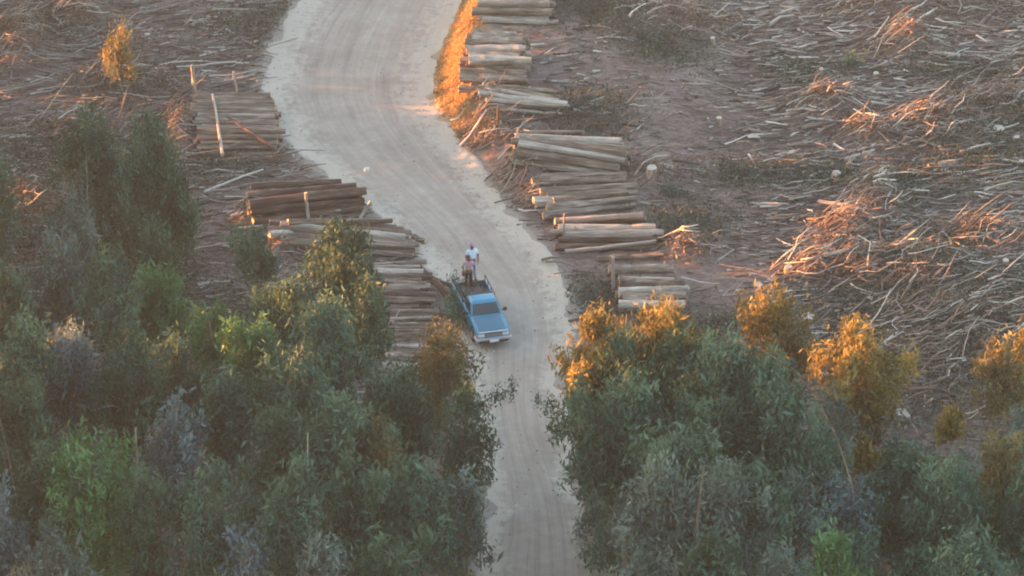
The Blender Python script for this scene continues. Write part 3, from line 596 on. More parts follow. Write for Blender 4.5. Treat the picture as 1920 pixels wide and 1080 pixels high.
def bush(px, py, w_, h_, kind, label, n=12, per=40, size=.18, rc=.17, name='bush'):
    p = G(px, py); o = empty(name, p); q = random.Random(px); mb = MB(); cl = []
    for _ in range(n):
        c = Vector((q.gauss(0, w_*.4), q.gauss(0, w_*.35), q.uniform(.15, 1)*h_)); cl.append(c); mb.tube([(0, 0, -.05), c*.5+Vector((0, 0, .08)), c], [.02, .014, .006], 5)
    mb.build('stems', [M['trunk']], o); link('foliage', crown_mesh('foliage', cl, per, rc, size, M['leaf_'+kind]), o); return tag(o, label, 'bush')
GL, GR_ = 'trees of the left-hand wood', 'trees of the right-hand wood'
# left, on the clearing
tree(182,186,500,48,'dark','slender dark tree leftmost of the pair above the left clearing',492,dens=1.2)
tree(282,222,505,72,'dark','broad dark tree just left of the stack by the bend',490,dens=1.2)
tree(340,330,500,40,'dark','small dark tree tucked under the broad dark tree',480)
tree(228,66,200,38,'olive','small brownish-orange sapling in the upper left slash',140,dens=.55)
tree(300,500,660,55,'fresh','bright fresh green sapling beside the bare reddish patch',630)
tree(8,290,560,40,'mid','green tree cut by the left edge above the slash',520)
tree(120,440,640,60,'grey','thin grey-green sapling in the left slash',600,dens=.5)
tree(215,480,700,60,'mid','sparse grey sapling between two left trees',640,dens=.5)
tree(30,500,800,60,'dark','dark tree at the left edge halfway down',740)
tree(470,440,640,42,'mid','small round-crowned tree left of the pale log stack',525)
tree(650,430,790,62,'dark','dark green tree rising in front of the long pale stack',600)
tree(540,520,850,82,'dark','wide dark tree left of the dark green one',760,group=GL)
tree(690,520,860,48,'dark','dark tree against the roadside stack left of the pickup',700,group=GL)
tree(620,562,960,70,'mid','lighter bluish green tree with upright crown in the left wood',800,group=GL)
tree(500,598,930,62,'fresh','bright green tree left of the bluish green one',800,group=GL)
tree(345,640,900,55,'mid','green tree below the bare reddish patch',820)
tree(440,700,1010,60,'mid','dull green tree below the bright green one',880)
tree(835,612,930,62,'olive','yellowish bushy tree just left of the blue pickup front',790,size=.21)
tree(745,700,1010,72,'dark','dark tree below the short log stack',900)
tree(868,735,1080,52,'dark','dark tree at the road edge below the yellowish one',960)
tree(640,740,1150,80,'mid','green tree with a bare patch in mid left wood',960)
tree(535,765,1180,75,'dark','dark tree left of the thin white trunk',1000)
tree(255,615,960,70,'dark','dark bluish tree in the middle of the left wood',850)
tree(150,620,930,65,'blue','blue-green tree above the left corner',820)
tree(55,690,1050,72,'dark','dark tree low at the left edge',960)
tree(350,745,1180,62,'blue','tree with pale blue-grey leaves in the left wood',950)
tree(205,805,1260,85,'fresh','big green tree at the lower left',1090)
tree(100,830,1250,60,'dark','dark narrow tree beside the big green one',1100)
tree(20,900,1330,62,'blue','blue-grey leaved tree in the lower left corner',1190)
tree(300,880,1330,58,'dark','dark tree behind the long bare trunk at lower left',1150)
tree(420,860,1330,66,'mid','green tree right of the long bare trunk',1130)
tree(470,960,1380,45,'blue','tree with striking blue-grey foliage at the bottom',1200,tb=.75)
tree(575,870,1340,70,'mid','green tree at the bottom right of the thin white trunk',1130)
tree(680,850,1300,72,'dark','dark tree at the bottom of the left wood',1090)
tree(775,850,1260,78,'mid','rounded green tree near the road at the bottom',1060)
tree(870,870,1230,52,'grey','greyish bush tree along the left road edge at the bottom',1120,dens=.8)
tree(750,980,1400,70,'dark','lowest dark tree near the bottom edge',1220)
tree(610,1000,1420,65,'grey','lowest grey-green tree at the bottom edge',1230)
tree(130,980,1420,70,'grey','lowest grey-green tree near the left corner',1230)
# overhanging branch into the road
def leafy_branch(p0, p1, up, label, kind='dark'):
    a = Vector(G(p0[0], p0[1], 0))+Vector((0, 0, up)); dx = (p1[0]-p0[0])/ppm(a); dz = (p0[1]-p1[1])/(ppm(a)*CP); b = a+Vector((dx, 0, dz)); o = empty('overhanging_branch', a)
    mb = MB(); mb.tube([Vector((-1.2, 0, -.5)), (0, 0, 0), (b-a)/2+Vector((0, 0, .12)), b-a], [.06, .04, .025, .01], 6); mb.build('limb', [M['trunk']], o)
    cl = [(b-a)*t+Vector((rnd.gauss(0, .12), rnd.gauss(0, .15), rnd.gauss(0, .15))) for t in np.linspace(.0, 1, 14)]
    link('foliage', crown_mesh('foliage', cl, 34, .16, .17, M['leaf_'+kind]), o); tag(o, label, 'branch')
leafy_branch((885,930),(968,890),4.2,'dark leafy branch reaching over the road from the left wood')
leafy_branch((1078,940),(1008,905),4.0,'small leafy branch poking over the road from the right wood')
tree(245,300,520,50,'mid','green sapling filling in between the pair of dark trees',500)
tree(150,350,560,45,'grey','loose grey sapling below the slender dark tree',520,dens=.6)
tree(310,420,590,45,'dark','dark sapling below the broad dark tree',560,dens=.7)
# right wood
tree(1115,592,1010,62,'sunlit_gold','tree whose orange-lit crown top leans over the road',760,group=GR_,xb=1180)
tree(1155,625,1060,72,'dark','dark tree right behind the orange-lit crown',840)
tree(1238,584,1030,74,'sunlit_gold','tree with yellow-tipped top in front of the thick stack',700)
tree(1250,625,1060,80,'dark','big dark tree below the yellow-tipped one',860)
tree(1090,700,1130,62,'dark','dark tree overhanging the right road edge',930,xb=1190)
tree(1085,688,1060,38,'sunlit_gold','small sunlit golden crown bulging over the right road edge',740,xb=1150)
tree(1170,715,1130,80,'mid','rounded green tree in the right wood',940)
tree(1335,628,1090,75,'mid','green tree beneath the arched bare stem',850)
tree(1420,670,1120,70,'mid','bluish green tree left of the arched bare stem tip',880)
tree(1300,740,1170,70,'dark','dark tree in the centre of the right wood',930)
tree(1450,765,1160,55,'dark','dark narrow tree below the bluish green one',940)
tree(1445,535,800,56,'sunlit_gold','sunlit golden tree rising behind the right wood',700,dens=.9)
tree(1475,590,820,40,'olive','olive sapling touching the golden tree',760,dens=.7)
tree(1605,598,960,72,'sunlit_gold','broad sunlit golden sapling standing on the right slope',780,dens=.85)
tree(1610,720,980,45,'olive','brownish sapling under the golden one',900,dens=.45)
tree(1615,830,1010,34,'sunlit_gold','small glowing orange bush low in the right wood',890,dens=.8)
tree(1550,700,1010,45,'grey','sparse grey sapling between the wood and the golden one',870,dens=.5)
tree(1850,650,930,52,'olive','olive tree near the right edge',790,dens=.7)
tree(1905,590,900,42,'sunlit_gold','sunlit golden tree cut by the right edge',760,dens=.9)
tree(1780,770,900,32,'sunlit_gold','little sunlit golden bush on the lower right slope',815,dens=.8)
tree(1890,760,1060,50,'grey','grey-green tree at the right edge lower down',960,dens=.7)
tree(1230,860,1290,75,'grey','grey-green tree low in the right wood',1060,dens=.8)
tree(1340,850,1300,75,'grey','dull grey tree beside the deep shade at the bottom',1080,dens=.8)
tree(1185,880,1180,45,'grey','greyish bush at the foot of the right road edge',1010,dens=.6)
tree(1480,880,1230,62,'grey','grey-leaved tree with curling stems at lower right',1040,dens=.8)
tree(1560,890,1200,55,'blue','blue-tinged small tree at lower right',1010,dens=.7)
tree(1190,990,1400,70,'grey','grey-brown tree at the bottom centre right',1220,dens=.7)
tree(1320,1000,1420,70,'dark','dark tree at the bottom of the right wood',1230)
tree(1450,1010,1400,65,'grey','grey tree at the bottom right of the deep shade',1220,dens=.8)
tree(1640,900,1140,62,'mid','green bush left in the lower right thicket',1040)
tree(1730,925,1150,70,'mid','broad green bush in the middle of the lower right thicket',1060)
tree(1830,915,1150,60,'fresh','fresh green bush in the lower right thicket',1050)
tree(1900,930,1180,50,'mid','green bush cut by the right edge',1060)
tree(1590,980,1240,60,'mid','low green bush near the bottom right',1130)
tree(1700,1010,1240,55,'mid','lowest green bush at the bottom right',1130,dens=.8)
bush(1130,1010,1.3,1.4,'grey','greyish bush on the right verge near the bottom of the road',22,60,.24,.24)
bush(1150,1075,1.5,1.6,'mid','green bush lowest on the right verge of the road',22,60,.24,.24)
bush(1105,950,.9,1.0,'grey','small grey bush under the overhanging dark tree at the road',14,50,.22,.2)
tree(1520,800,1150,60,'mid','green tree filling the gap right of the bluish one',980)
tree(1660,820,1130,60,'dark','dark tree behind the lower right thicket',960,dens=.8)
tree(1760,860,1180,66,'mid','green tree above the broad green bush',1010)
tree(1850,800,1130,60,'olive','olive tree in front of the lower right slope',960,dens=.8)
tree(1920,830,1200,50,'dark','dark tree cut by the right edge near the bottom',1020)
tree(1400,860,1260,66,'mid','green tree low behind the deep shade',1050)
tree(1260,800,1230,66,'mid','dull green tree in the lower middle of the right wood',990)
tree(1540,1000,1330,66,'fresh','fresh green tree at the very bottom right of centre',1190)
tree(1800,1000,1320,70,'mid','bushy green tree at the very bottom right',1180)
tree(80,600,960,62,'mid','green tree behind the blue-green one at left',800)
tree(400,560,800,40,'fresh','small fresh tree at the foot of the bare reddish patch',720,dens=.8)
tree(560,640,1030,60,'mid','green tree between the bright green one and the bare trunk',860)
tree(720,770,1150,60,'olive','olive tree beside the bare patch in the left wood',960)
# bush beside the truck and tuft
bush(862,612,1.0,.9,'mid','leafy green bush at the left flank of the blue pickup',16)
bush(852,585,.8,1.0,'mid','cut green branches leaning on the rear left side of the pickup',16)
bush(1600,125,1.0,.7,'dark','dark green tuft on the right clearing',14,30)
bush(862,535,.9,.35,'grey','low dry brush behind the pickup on the left road edge',12,20)
bush(1262,372,.8,.7,'grey','grey-green bush right of the pale stump by the big stack',10,30)
bush(700,460,.7,.6,'dark','dark shrub on the pale log stack right of the dark green tree',8,34)
bush(1290,478,.7,.5,'sunlit_gold','small orange-lit bush right of the untidy stack',9,30)
bush(598,500,.7,.9,'sunlit_gold','small yellow bush glowing below the pale stack',9,36)
for a in [(500,930),(560,1010),(900,1050)]: pass
# thin bare stems
def stem(name, pts, r, label, up=None, kind='trunk', depth=None, cat='stem'):
    """polyline of pixels standing in the vertical plane through its foot"""
    B = Vector(G(*depth)); s = ppm(B); P3 = []
    for (x, y) in pts: P3.append(Vector(((x-depth[0])/s, 0, (depth[1]-y)/(s*CP))))
    mb = MB(); mb.tube(P3, [r*(1-.6*i/(len(P3)-1)) for i in range(len(P3))], 6); o = mb.build(name, [M[kind]]); o.location = B; tag(o, label, cat); return o
stem('bare_stem', [(590,1240),(589,1100),(589,960),(590,850),(592,800)], .045, 'thin straight white bare trunk in the left wood', depth=(590,1240), kind='bark_pale', cat='trunk')
stem('bare_stem', [(284,1300),(284,1080),(283,960),(284,860),(286,790)], .09, 'long pale bare trunk standing at the lower left', depth=(284,1300), cat='trunk')
stem('bare_stem', [(284,985),(300,950),(308,925),(300,900),(288,888)], .035, 'curved offshoot hooping beside the long pale bare trunk', depth=(284,1290), cat='branch')
stem('bare_stem', [(475,1300),(473,1080),(472,960),(470,900)], .06, 'greyish bare trunk between blue-leaved trees', depth=(475,1300), cat='trunk')
stem('arched_sapling', [(1600,1010),(1580,900),(1548,812),(1522,765),(1500,728),(1470,690),(1430,665),(1385,640),(1335,628)], .036, 'long thin bare stem arching over the right wood', depth=(1600,1215), kind='bark_grey', cat='sapling')
stem('bare_stem', [(130,1240),(128,1080),(124,960),(122,850)], .055, 'pale trunk left of the long bare one near the left corner', depth=(130,1240), cat='trunk')
stem('bare_stem', [(378,1250),(377,1080),(374,1000),(380,965)], .05, 'reddish-grey thin trunk right of the long pale bare one', depth=(378,1250), cat='trunk')
stem('bare_stem', [(52,1100),(48,960),(36,840),(24,760)], .045, 'thin leaning trunk close to the left edge', depth=(52,1100), cat='trunk')
stem('bare_stem', [(182,580),(180,500),(178,400),(181,300)], .045, 'pale thin trunk showing through the slender dark tree', depth=(182,580), cat='trunk')
stem('bare_stem', [(172,680),(170,620),(169,575)], .045, 'short pale trunk in the sparse left saplings', depth=(172,680), cat='trunk')
stem('bare_stem', [(700,1300),(702,1120),(695,1000),(700,900)], .05, 'greyish trunk right of the thin white one', depth=(700,1300), cat='trunk')
stem('bare_stem', [(625,1330),(628,1150),(624,1020),(632,960)], .04, 'thin twisted trunk at the bottom beside the white one', depth=(625,1330), cat='trunk')
stem('bare_stem', [(1298,1330),(1300,1100),(1296,960),(1305,860)], .085, 'broad grey trunk in the deep shade of the right wood', depth=(1298,1330), cat='trunk')
stem('bare_stem', [(1262,1300),(1258,1100),(1262,1000),(1250,900)], .05, 'thinner brown trunk left of the broad grey one', depth=(1262,1300), cat='trunk')
stem('bare_stem', [(1655,1010),(1660,960),(1652,900),(1640,850)], .035, 'thin pale stem below the glowing orange bush', depth=(1655,1010), cat='trunk')
stem('bare_stem', [(1482,1000),(1483,930),(1486,890),(1505,860)], .04, 'thin bare stem under the arching one', depth=(1482,1160))
stem('bare_stem', [(1912,960),(1911,880),(1912,800),(1908,740)], .05, 'thin dark upright trunk at the right edge', depth=(1912,960), cat='trunk')
stem('bare_stem', [(902,1070),(900,1030),(892,990),(880,960)], .04, 'thin crooked stem at the left road edge near the bottom', depth=(903,1075))
# understorey below the woods
und = lambda lab, area, n, kind, s=.2: None
def under(label, x0, x1, y0, y1, n, m, size, h):
    x = rng.uniform(x0, x1, n); y = rng.uniform(y0, y1, n); k = clear_mask(x, y, .5) & (rng.random(n) < .5+1.2*fb(x*.35, y*.35, 2)); x = x[k]; y = y[k]
    C = np.column_stack([x, y, H(x, y)+rng.random(len(x))*h]); V, F_, T = leaf_mesh(C, size, np.clip(rng.normal(.45, .25, len(x)), 0, 1), -.3, .35)
    tag(link('undergrowth', mesh_np('undergrowth', V, F_, {'tone': T}, False, [m])), label, 'undergrowth', kind='stuff')
under('dark undergrowth beneath the left wood', -26, -1.5, -30, -8, 42000, M['leaf_grey'], .24, .8)
under('green undergrowth beneath the right wood', 3.5, 28, -30, -12, 36000, M['leaf_grey'], .24, .7)

# ---------------------------------------------------------------- pickup truck
def truck():
    fr = G(927, 656); o = empty('pickup_truck', (0, 0, 0)); yaw = R(14)
    blue = plain('blue_paint', (.030, .215, .345), .36, .5, coat=.5, vary=.1); dblue = plain('hood_shade_tone', (.018, .115, .185), .4, .5, coat=.3, vary=.1)  # hood's darker look, from its sky reflection, put into its colour
    glass = plain('dark_glass', (.02, .028, .035), .08, .8, vary=0); chrome = plain('dull_chrome', (.62, .60, .62), .3, .6, metal=.5)
    black = plain('black_trim', (.025, .025, .028), .6); rub = plain('tyre_rubber', (.03, .03, .032), .8); lamp = plain('headlight_glass', (.62, .64, .66), .12, .8, vary=.05)
    rim = plain('steel_rim', (.30, .30, .31), .4, metal=.6); liner = plain('bed_floor', (.10, .10, .11), .7); platem = plain('white_plate', (.78, .76, .82), .5)
    def arch(cy, r, n=9): return [(cy-r*math.cos(math.pi*i/(n-1)), .38+r*math.sin(math.pi*i/(n-1))*.98) for i in range(n)]
    W = .86
    # front body with wheel arches (side profile y,z; nose at -2.5)
    prof = [(-2.47, .36), (-2.49, .62), (-2.44, .86), (-1.25, 1.02), (.42, 1.02), (.42, .34)] + [(-1.10, .34)] + arch(-1.55, .42)[::-1] + [(-2.0, .34)]
    MB().prism(prof, -W, W).build('body', blue, o, bevel=.035)
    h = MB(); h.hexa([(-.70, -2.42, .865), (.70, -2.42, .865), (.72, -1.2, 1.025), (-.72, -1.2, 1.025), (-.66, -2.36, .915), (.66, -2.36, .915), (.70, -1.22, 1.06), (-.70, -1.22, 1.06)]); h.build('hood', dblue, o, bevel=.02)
    h = MB(); h.box((0, -2.455, .885), (1.5, .06, .05)); h.build('hood_trim', chrome, o, bevel=.01)
    # cab
    c = MB(); c.hexa([(-.82, -1.10, 1.0), (.82, -1.10, 1.0), (.82, .42, 1.0), (-.82, .42, 1.0), (-.66, -.60, 1.50), (.66, -.60, 1.50), (.68, .16, 1.50), (-.68, .16, 1.50)]); c.build('cab', blue, o, bevel=.04)
    r_ = MB(); r_.hexa([(-.66, -.60, 1.49), (.66, -.60, 1.49), (.67, .16, 1.49), (-.67, .16, 1.49), (-.58, -.50, 1.545), (.58, -.50, 1.545), (.60, .08, 1.55), (-.60, .08, 1.55)]); r_.build('roof', blue, o, bevel=.02)
    def pane(name, vs, off):
        a, b_, c_, d_ = [Vector(v) for v in vs]; n_ = (b_-a).cross(d_-a).normalized()*off; m = MB(); m.hexa([a-n_*.5, b_-n_*.5, c_-n_*.5, d_-n_*.5, a+n_, b_+n_, c_+n_, d_+n_]); return m.build(name, glass, o, smooth=False)
    pane('windshield', [(-.72, -1.045, 1.055), (.72, -1.045, 1.055), (.60, -.655, 1.445), (-.60, -.655, 1.445)], .012)
    w_ = MB(); w_.tube([(-.4, -1.06, 1.075), (.05, -1.03, 1.12)], .012, 5); w_.tube([(.1, -1.06, 1.075), (.52, -1.03, 1.12)], .012, 5); w_.build('wipers', black, o)
    for s in (-1, 1):
        pane('side_window', [(s*.79, -.80, 1.08), (s*.79, .26, 1.08), (s*.69, .10, 1.44), (s*.69, -.52, 1.44)] if s > 0 else [(s*.79, .26, 1.08), (s*.79, -.80, 1.08), (s*.69, -.52, 1.44), (s*.69, .10, 1.44)], .02)
        d = MB(); d.box((s*(W+.006), -.30, .72), (.02, 1.12, .50)); dr = d.build('door', blue, o, bevel=.008); e = MB(); e.box((s*(W+.03), .08, .86), (.03, .14, .035)); e.build('handle', black, dr)
        m = MB(); m.tube([(s*.80, -.85, 1.10), (s*.98, -.87, 1.13)], .02, 6); m.box((s*1.02, -.87, 1.15), (.17, .07, .15)); m.build('side_mirror', black, o)
        l = MB(); l.box((s*.63, -2.475, .74), (.34, .06, .15)); l.build('headlight', lamp, o, bevel=.015)
        l = MB(); l.box((s*.83, -2.42, .74), (.08, .14, .13)); l.build('indicator', plain('amber_lens', (.55, .22, .04), .3), o, bevel=.01)
        l = MB(); l.box((s*.80, 2.56, .78), (.12, .05, .32)); l.build('tail_light', plain('red_lens', (.35, .02, .02), .3), o)
    gq = MB(); gq.box((0, -2.47, .74), (.90, .05, .16)); gr = gq.build('grille', black, o)
    for k in range(3):
        b = MB(); b.box((0, -2.505, .69+.05*k), (.88, .02, .014)); b.build('bar', chrome, gr)
    b = MB(); b.hexa([(-.90, -2.50, .44), (.90, -2.50, .44), (.90, -2.38, .44), (-.90, -2.38, .44), (-.90, -2.60, .60), (.90, -2.60, .60), (.90, -2.40, .60), (-.90, -2.40, .60)])
    for s in (-1, 1): b.hexa([(s*.88-.03, -2.58, .46), (s*.88+.03, -2.58, .46), (s*.90+.03, -2.1, .46), (s*.90-.03, -2.1, .46), (s*.88-.03, -2.59, .60), (s*.88+.03, -2.59, .60), (s*.90+.03, -2.1, .60), (s*.90-.03, -2.1, .60)])
    b.build('bumper', plain('pale_bumper', (.60, .54, .60), .35, .6, metal=.2), o, bevel=.02)
    b = MB(); b.box((.0, -2.62, .50), (.46, .015, .15)); b.build('licence_plate', platem, o, smooth=False)
    b = MB(); b.box((0, -2.44, .40), (1.5, .1, .12)); b.build('air_dam', black, o)
    # bed
    bp = [(.46, .34), (.46, .98), (2.52, .98), (2.52, .40)] + [(2.02, .38)] + arch(1.60, .42)[::-1] + [(1.14, .34)]
    for s in (-1, 1): MB().prism(bp, s*.86-.035, s*.86+.035).build('bed_side', blue, o, bevel=.012)
    b = MB(); b.box((0, 1.49, .55), (1.64, 2.0, .05)); b.build('bed_floor', liner, o)
    b = MB(); b.box((0, .49, .74), (1.64, .05, .46)); b.build('bed_front', liner, o)
    b = MB(); b.box((0, 2.51, .74), (1.64, .05, .44)); b.build('tailgate', liner, o)
    for s in (-1, 1): b = MB(); b.box((s*.68, 1.60, .66), (.30, .86, .20)); b.build('wheel_box', liner, o, bevel=.03)
    for s in (-1, 1):    # raised cargo rails
        for k, yy in enumerate((.55, 1.2, 1.85, 2.45)): q_ = MB(); q_.tube([(s*.84, yy, .97), (s*.84, yy, 1.26)], .022, 6); q_.build('rail_post', black, o)
        q_ = MB(); q_.tube([(s*.84, .55, 1.26), (s*.84, 2.45, 1.26)], .024, 6); q_.build('rail', black, o)
    q_ = MB()
    for x in (-.7, -.42, -.14, .14, .42, .7): q_.tube([(x, .55, .97), (x, .55, 1.30)], .018, 5)
    q_.tube([(-.74, .55, 1.30), (.74, .55, 1.30)], .028, 6); q_.build('cab_guard', black, o)
    for s in (-1, 1):
        for yy in (-1.55, 1.60):
            t = MB(); t.tube([(s*.70, yy, .34), (s*.74, yy, .34), (s*.86, yy, .34), (s*.90, yy, .34)], [.30, .34, .34, .30], 20); wt = t.build('wheel', rub, o)
            t = MB(); t.tube([(s*.885, yy, .34), (s*.91, yy, .34)], [.20, .17], 16); t.build('rim', rim, wt)
    b = MB(); b.box((0, 0, .36), (1.1, 4.2, .14)); b.build('chassis', black, o)
    o.rotation_euler = (0, 0, yaw); c_, s_ = math.cos(yaw), math.sin(yaw); d = np.array([s_*2.55, -c_*2.55])
    xy = fr[:2]-d; zz = RH(xy[0], xy[1])-.03; o.location = (xy[0], xy[1], zz); o.scale = (.90, .97, .97)
    tag(o, 'blue pickup truck with open bed driving down the dirt road', 'pickup truck'); return o
TR = truck(); bpy.context.view_layer.update()

# ---------------------------------------------------------------- people (standing in the bed)
skinm = plain('brown_skin', (.17, .095, .065), .6)
def skin_mesh(name, J, E, m, parent, root=0, sub=2):
    me = bpy.data.meshes.new(name+'_cage'); me.from_pydata([j[:3] for j in J], E, []); ob = bpy.data.objects.new(name+'_cage', me); col.objects.link(ob)
    md = ob.modifiers.new('s', 'SKIN'); md.use_smooth_shade = True
    for i, j in enumerate(J): v = me.skin_vertices[0].data[i]; r = j[3]; v.radius = (r, r) if not hasattr(r, '__len__') else r; v.use_root = i == root
    sd = ob.modifiers.new('u', 'SUBSURF'); sd.levels = sub; sd.render_levels = sub
    dg = bpy.context.evaluated_depsgraph_get(); dg.update(); out = bpy.data.meshes.new_from_object(ob.evaluated_get(dg)); out.name = name
    bpy.data.objects.remove(ob); bpy.data.meshes.remove(me)
    out.materials.clear(); out.materials.append(m)
    for p_ in out.polygons: p_.use_smooth = True
    return link(name, out, parent)
def person(lx, ly, lz, rz, shirt, trousers, hair, label, armL, armR, cap=None, hgt=1.0, bag=None):
    o = empty('person', (0, 0, 0)); J = []; E = []
    def add(p, r, par=None):
        J.append((*p, r)); i = len(J)-1
        if par is not None: E.append((par, i))
        return i
    pel = add((0, 0, .95), (.145, .10)); wa = add((0, .0, 1.10), (.125, .09), pel); ch = add((0, -.01, 1.32), (.155, .105), wa); nk0 = add((0, 0, 1.44), (.075, .07), ch); nk = add((0, -.01, 1.52), .052, nk0)
    hd = add((0, -.02, 1.60), (.072, .085), nk); ht = add((0, -.01, 1.70), (.068, .08), hd); nose = add((0, -.115, 1.61), .014, hd)
    for s in (-1, 1): add((s*.082, 0, 1.61), .016, hd)
    for s, arm in ((-1, armL), (1, armR)):
        hip = add((s*.09, 0, .88), .088, pel); kn = add((s*.12, -.02, .50), .06, hip); an_ = add((s*.14, .02, .10), .04, kn); ft = add((s*.145, -.05, .035), .038, an_); add((s*.15, -.15, .03), .03, ft)
        sh = add((s*.185, 0, 1.40), .056, ch); el_ = add(arm[0], .042, sh); wr = add(arm[1], .028, el_); d = (Vector(arm[1])-Vector(arm[0])).normalized(); pm = add(Vector(arm[1])+d*.07, .030, wr)
        sd = d.cross(Vector((s, 0, 0))).normalized() if d.cross(Vector((s, 0, 0))).length > .1 else Vector((0, 1, 0))
        for k, ln in enumerate((.06, .075, .08, .065)):
            f0 = Vector(arm[1])+d*.10+sd*(.030-.02*k); a = add(f0, .009, pm); b_ = add(f0+d*ln*.6, .008, a); add(f0+d*ln+Vector((-s*.02, 0, 0)), .007, b_)
        t0 = Vector(arm[1])+d*.03+sd*.035; a = add(t0, .011, wr); add(t0+d*.045+sd*.02, .009, a)
    skin_mesh('body', J, E, skinm, o)
    sj = [(0, 0, 1.0, (.165, .118)), (0, 0, 1.12, (.150, .112)), (0, -.01, 1.32, (.178, .128)), (0, 0, 1.45, (.09, .085))]; se = [(0, 1), (1, 2), (2, 3)]
    for s, arm in ((-1, armL), (1, armR)):
        i = len(sj); sj.append((s*.19, 0, 1.405, .072)); se.append((2, i)); e_ = Vector((s*.19, 0, 1.405)).lerp(Vector(arm[0]), .8); sj.append((*e_, .060)); se.append((i, i+1))
    skin_mesh('shirt', sj, se, shirt, o)
    tj = [(0, 0, .97, (.158, .115))]; te = []
    for s in (-1, 1):
        i = len(tj); tj += [(s*.095, 0, .86, .102), (s*.12, -.02, .50, .075), (s*.14, .015, .13, .058)]; te += [(0, i), (i, i+1), (i+1, i+2)]
    skin_mesh('trousers', tj, te, trousers, o)
    for s in (-1, 1): skin_mesh('shoe', [(s*.14, .04, .04, .048), (s*.147, -.07, .035, .046), (s*.15, -.16, .03, .038)], [(0, 1), (1, 2)], M['shoe'], o, sub=1)
    h_ = MB(); ang = []
    bm = bmesh.new(); bmesh.ops.create_uvsphere(bm, u_segments=14, v_segments=10, radius=1)
    for v in bm.verts: v.co = Vector((v.co.x*.088, v.co.y*.102+.012, v.co.z*.088+1.685))
    bmesh.ops.delete(bm, geom=[f for f in bm.faces if f.calc_center_median().z < 1.655 or (f.calc_center_median().y < -.05 and f.calc_center_median().z < 1.69)], context='FACES')
    if cap:
        r_ = bmesh.ops.create_cone(bm, cap_ends=True, segments=14, radius1=1, radius2=1, depth=.02)
        for v in r_['verts']: v.co = Vector((v.co.x*.078, v.co.y*.085-.10, v.co.z+1.69))
    me = bpy.data.meshes.new('hair'); bm.to_mesh(me); bm.free(); link('cap' if cap else 'hair', me, o, cap or hair)
    for s in (-1, 1):
        b = MB(); b.box((s*.03, -.098, 1.625), (.022, .012, .010)); b.build('eye', M['eye'], o)
    b = MB(); b.box((0, -.098, 1.565), (.045, .012, .009)); b.build('mouth', M['lip'], o)
    for ch_ in o.children: pass
    o.scale = (hgt,)*3; mt = TR.matrix_world @ Vector((lx, ly, lz)); o.location = mt; o.rotation_euler = (0, 0, rz)
    tag(o, label, 'person'); return o
M['shoe'] = plain('dark_shoes', (.04, .035, .035), .7); M['eye'] = plain('eye', (.02, .015, .012), .3); M['lip'] = plain('lips', (.16, .06, .05), .5)
person(-.14, 2.0, .84, R(8), plain('pink_shirt', (.52, .30, .36), .85), plain('dark_trousers', (.030, .024, .030), .85), plain('black_hair', (.035, .028, .03), .6),
       'person in pink shirt and dark trousers standing in the pickup bed', ((-.27, .02, 1.16), (-.20, -.14, 1.0)), ((.27, .02, 1.15), (.24, -.06, .90)))
wp = person(.14, 2.38, 1.10, R(20), plain('white_shirt', (.66, .76, .88), .85), plain('pale_jeans', (.36, .42, .52), .85), plain('dark_hair', (.04, .03, .03), .6),
       'person in white shirt and mauve cap standing behind the one in pink', ((-.26, .02, 1.16), (-.26, -.06, .92)), ((.27, .0, 1.15), (.26, -.03, .89)), cap=plain('mauve_cap', (.28, .20, .32), .8), hgt=1.10)
tm = TR.matrix_world
bgm = MB(); bgm.tube([(0, 0, -.13), (0, 0, -.1), (0, 0, .1), (0, 0, .13)], [.08, .14, .14, .07], 12, squash=.6); bg_ = bgm.build('shoulder_bag', plain('maroon_cloth', (.14, .05, .06), .8), None)
bg_.location = tm @ Vector((-.42, 1.94, .84+.92)); tag(bg_, 'maroon bag hanging at the hip of the person in pink', 'bag')
# load in the bed
def board_stack(label, x0, x1, y0, y1, z0, z1):
    o = empty('board_stack', tm @ Vector((x0, y0, z0)), R(14)); n = max(2, int((x1-x0)/.16)); wd = (x1-x0)/n; nz = max(1, round((z1-z0)/.065)); hz_ = (z1-z0)/nz
    for i in range(n):
        for j in range(nz):
            b = MB(); e = rnd.uniform(-.03, .03); b.box(((i+.5)*wd*.9, (y1-y0)/2+e, (j+.5)*hz_*.97), (wd*.86, y1-y0, hz_*.9)); b.build('board', M['board'], o, bevel=.006)
    tag(o, label, 'boards')
M['board'] = plain('dark_old_boards', (.10, .085, .08), .85, vary=.3)
board_stack('low stack of dark boards under the person in pink', -.48, .50, 1.35, 2.46, .58, .82)
board_stack('small raised pile of boards under the person in white', -.10, .36, 2.24, 2.46, .83, 1.06)
for k, (x, y, a, L, r) in enumerate([(.60, 1.1, .1, .9, .06), (.60, 1.95, -.05, .9, .07), (.15, .85, 1.3, .7, .05)]):
    c = tm @ Vector((x, y, .68+r)); d = Vector((math.sin(a), math.cos(a), 0))*L/2; put_log(c-d, c+d, r, 'grey', ['thin pole at the right side of the pickup bed', 'thicker pole near the tailgate in the pickup bed', 'short pole behind the pickup cab'][k], None, 'pole', 'pole')

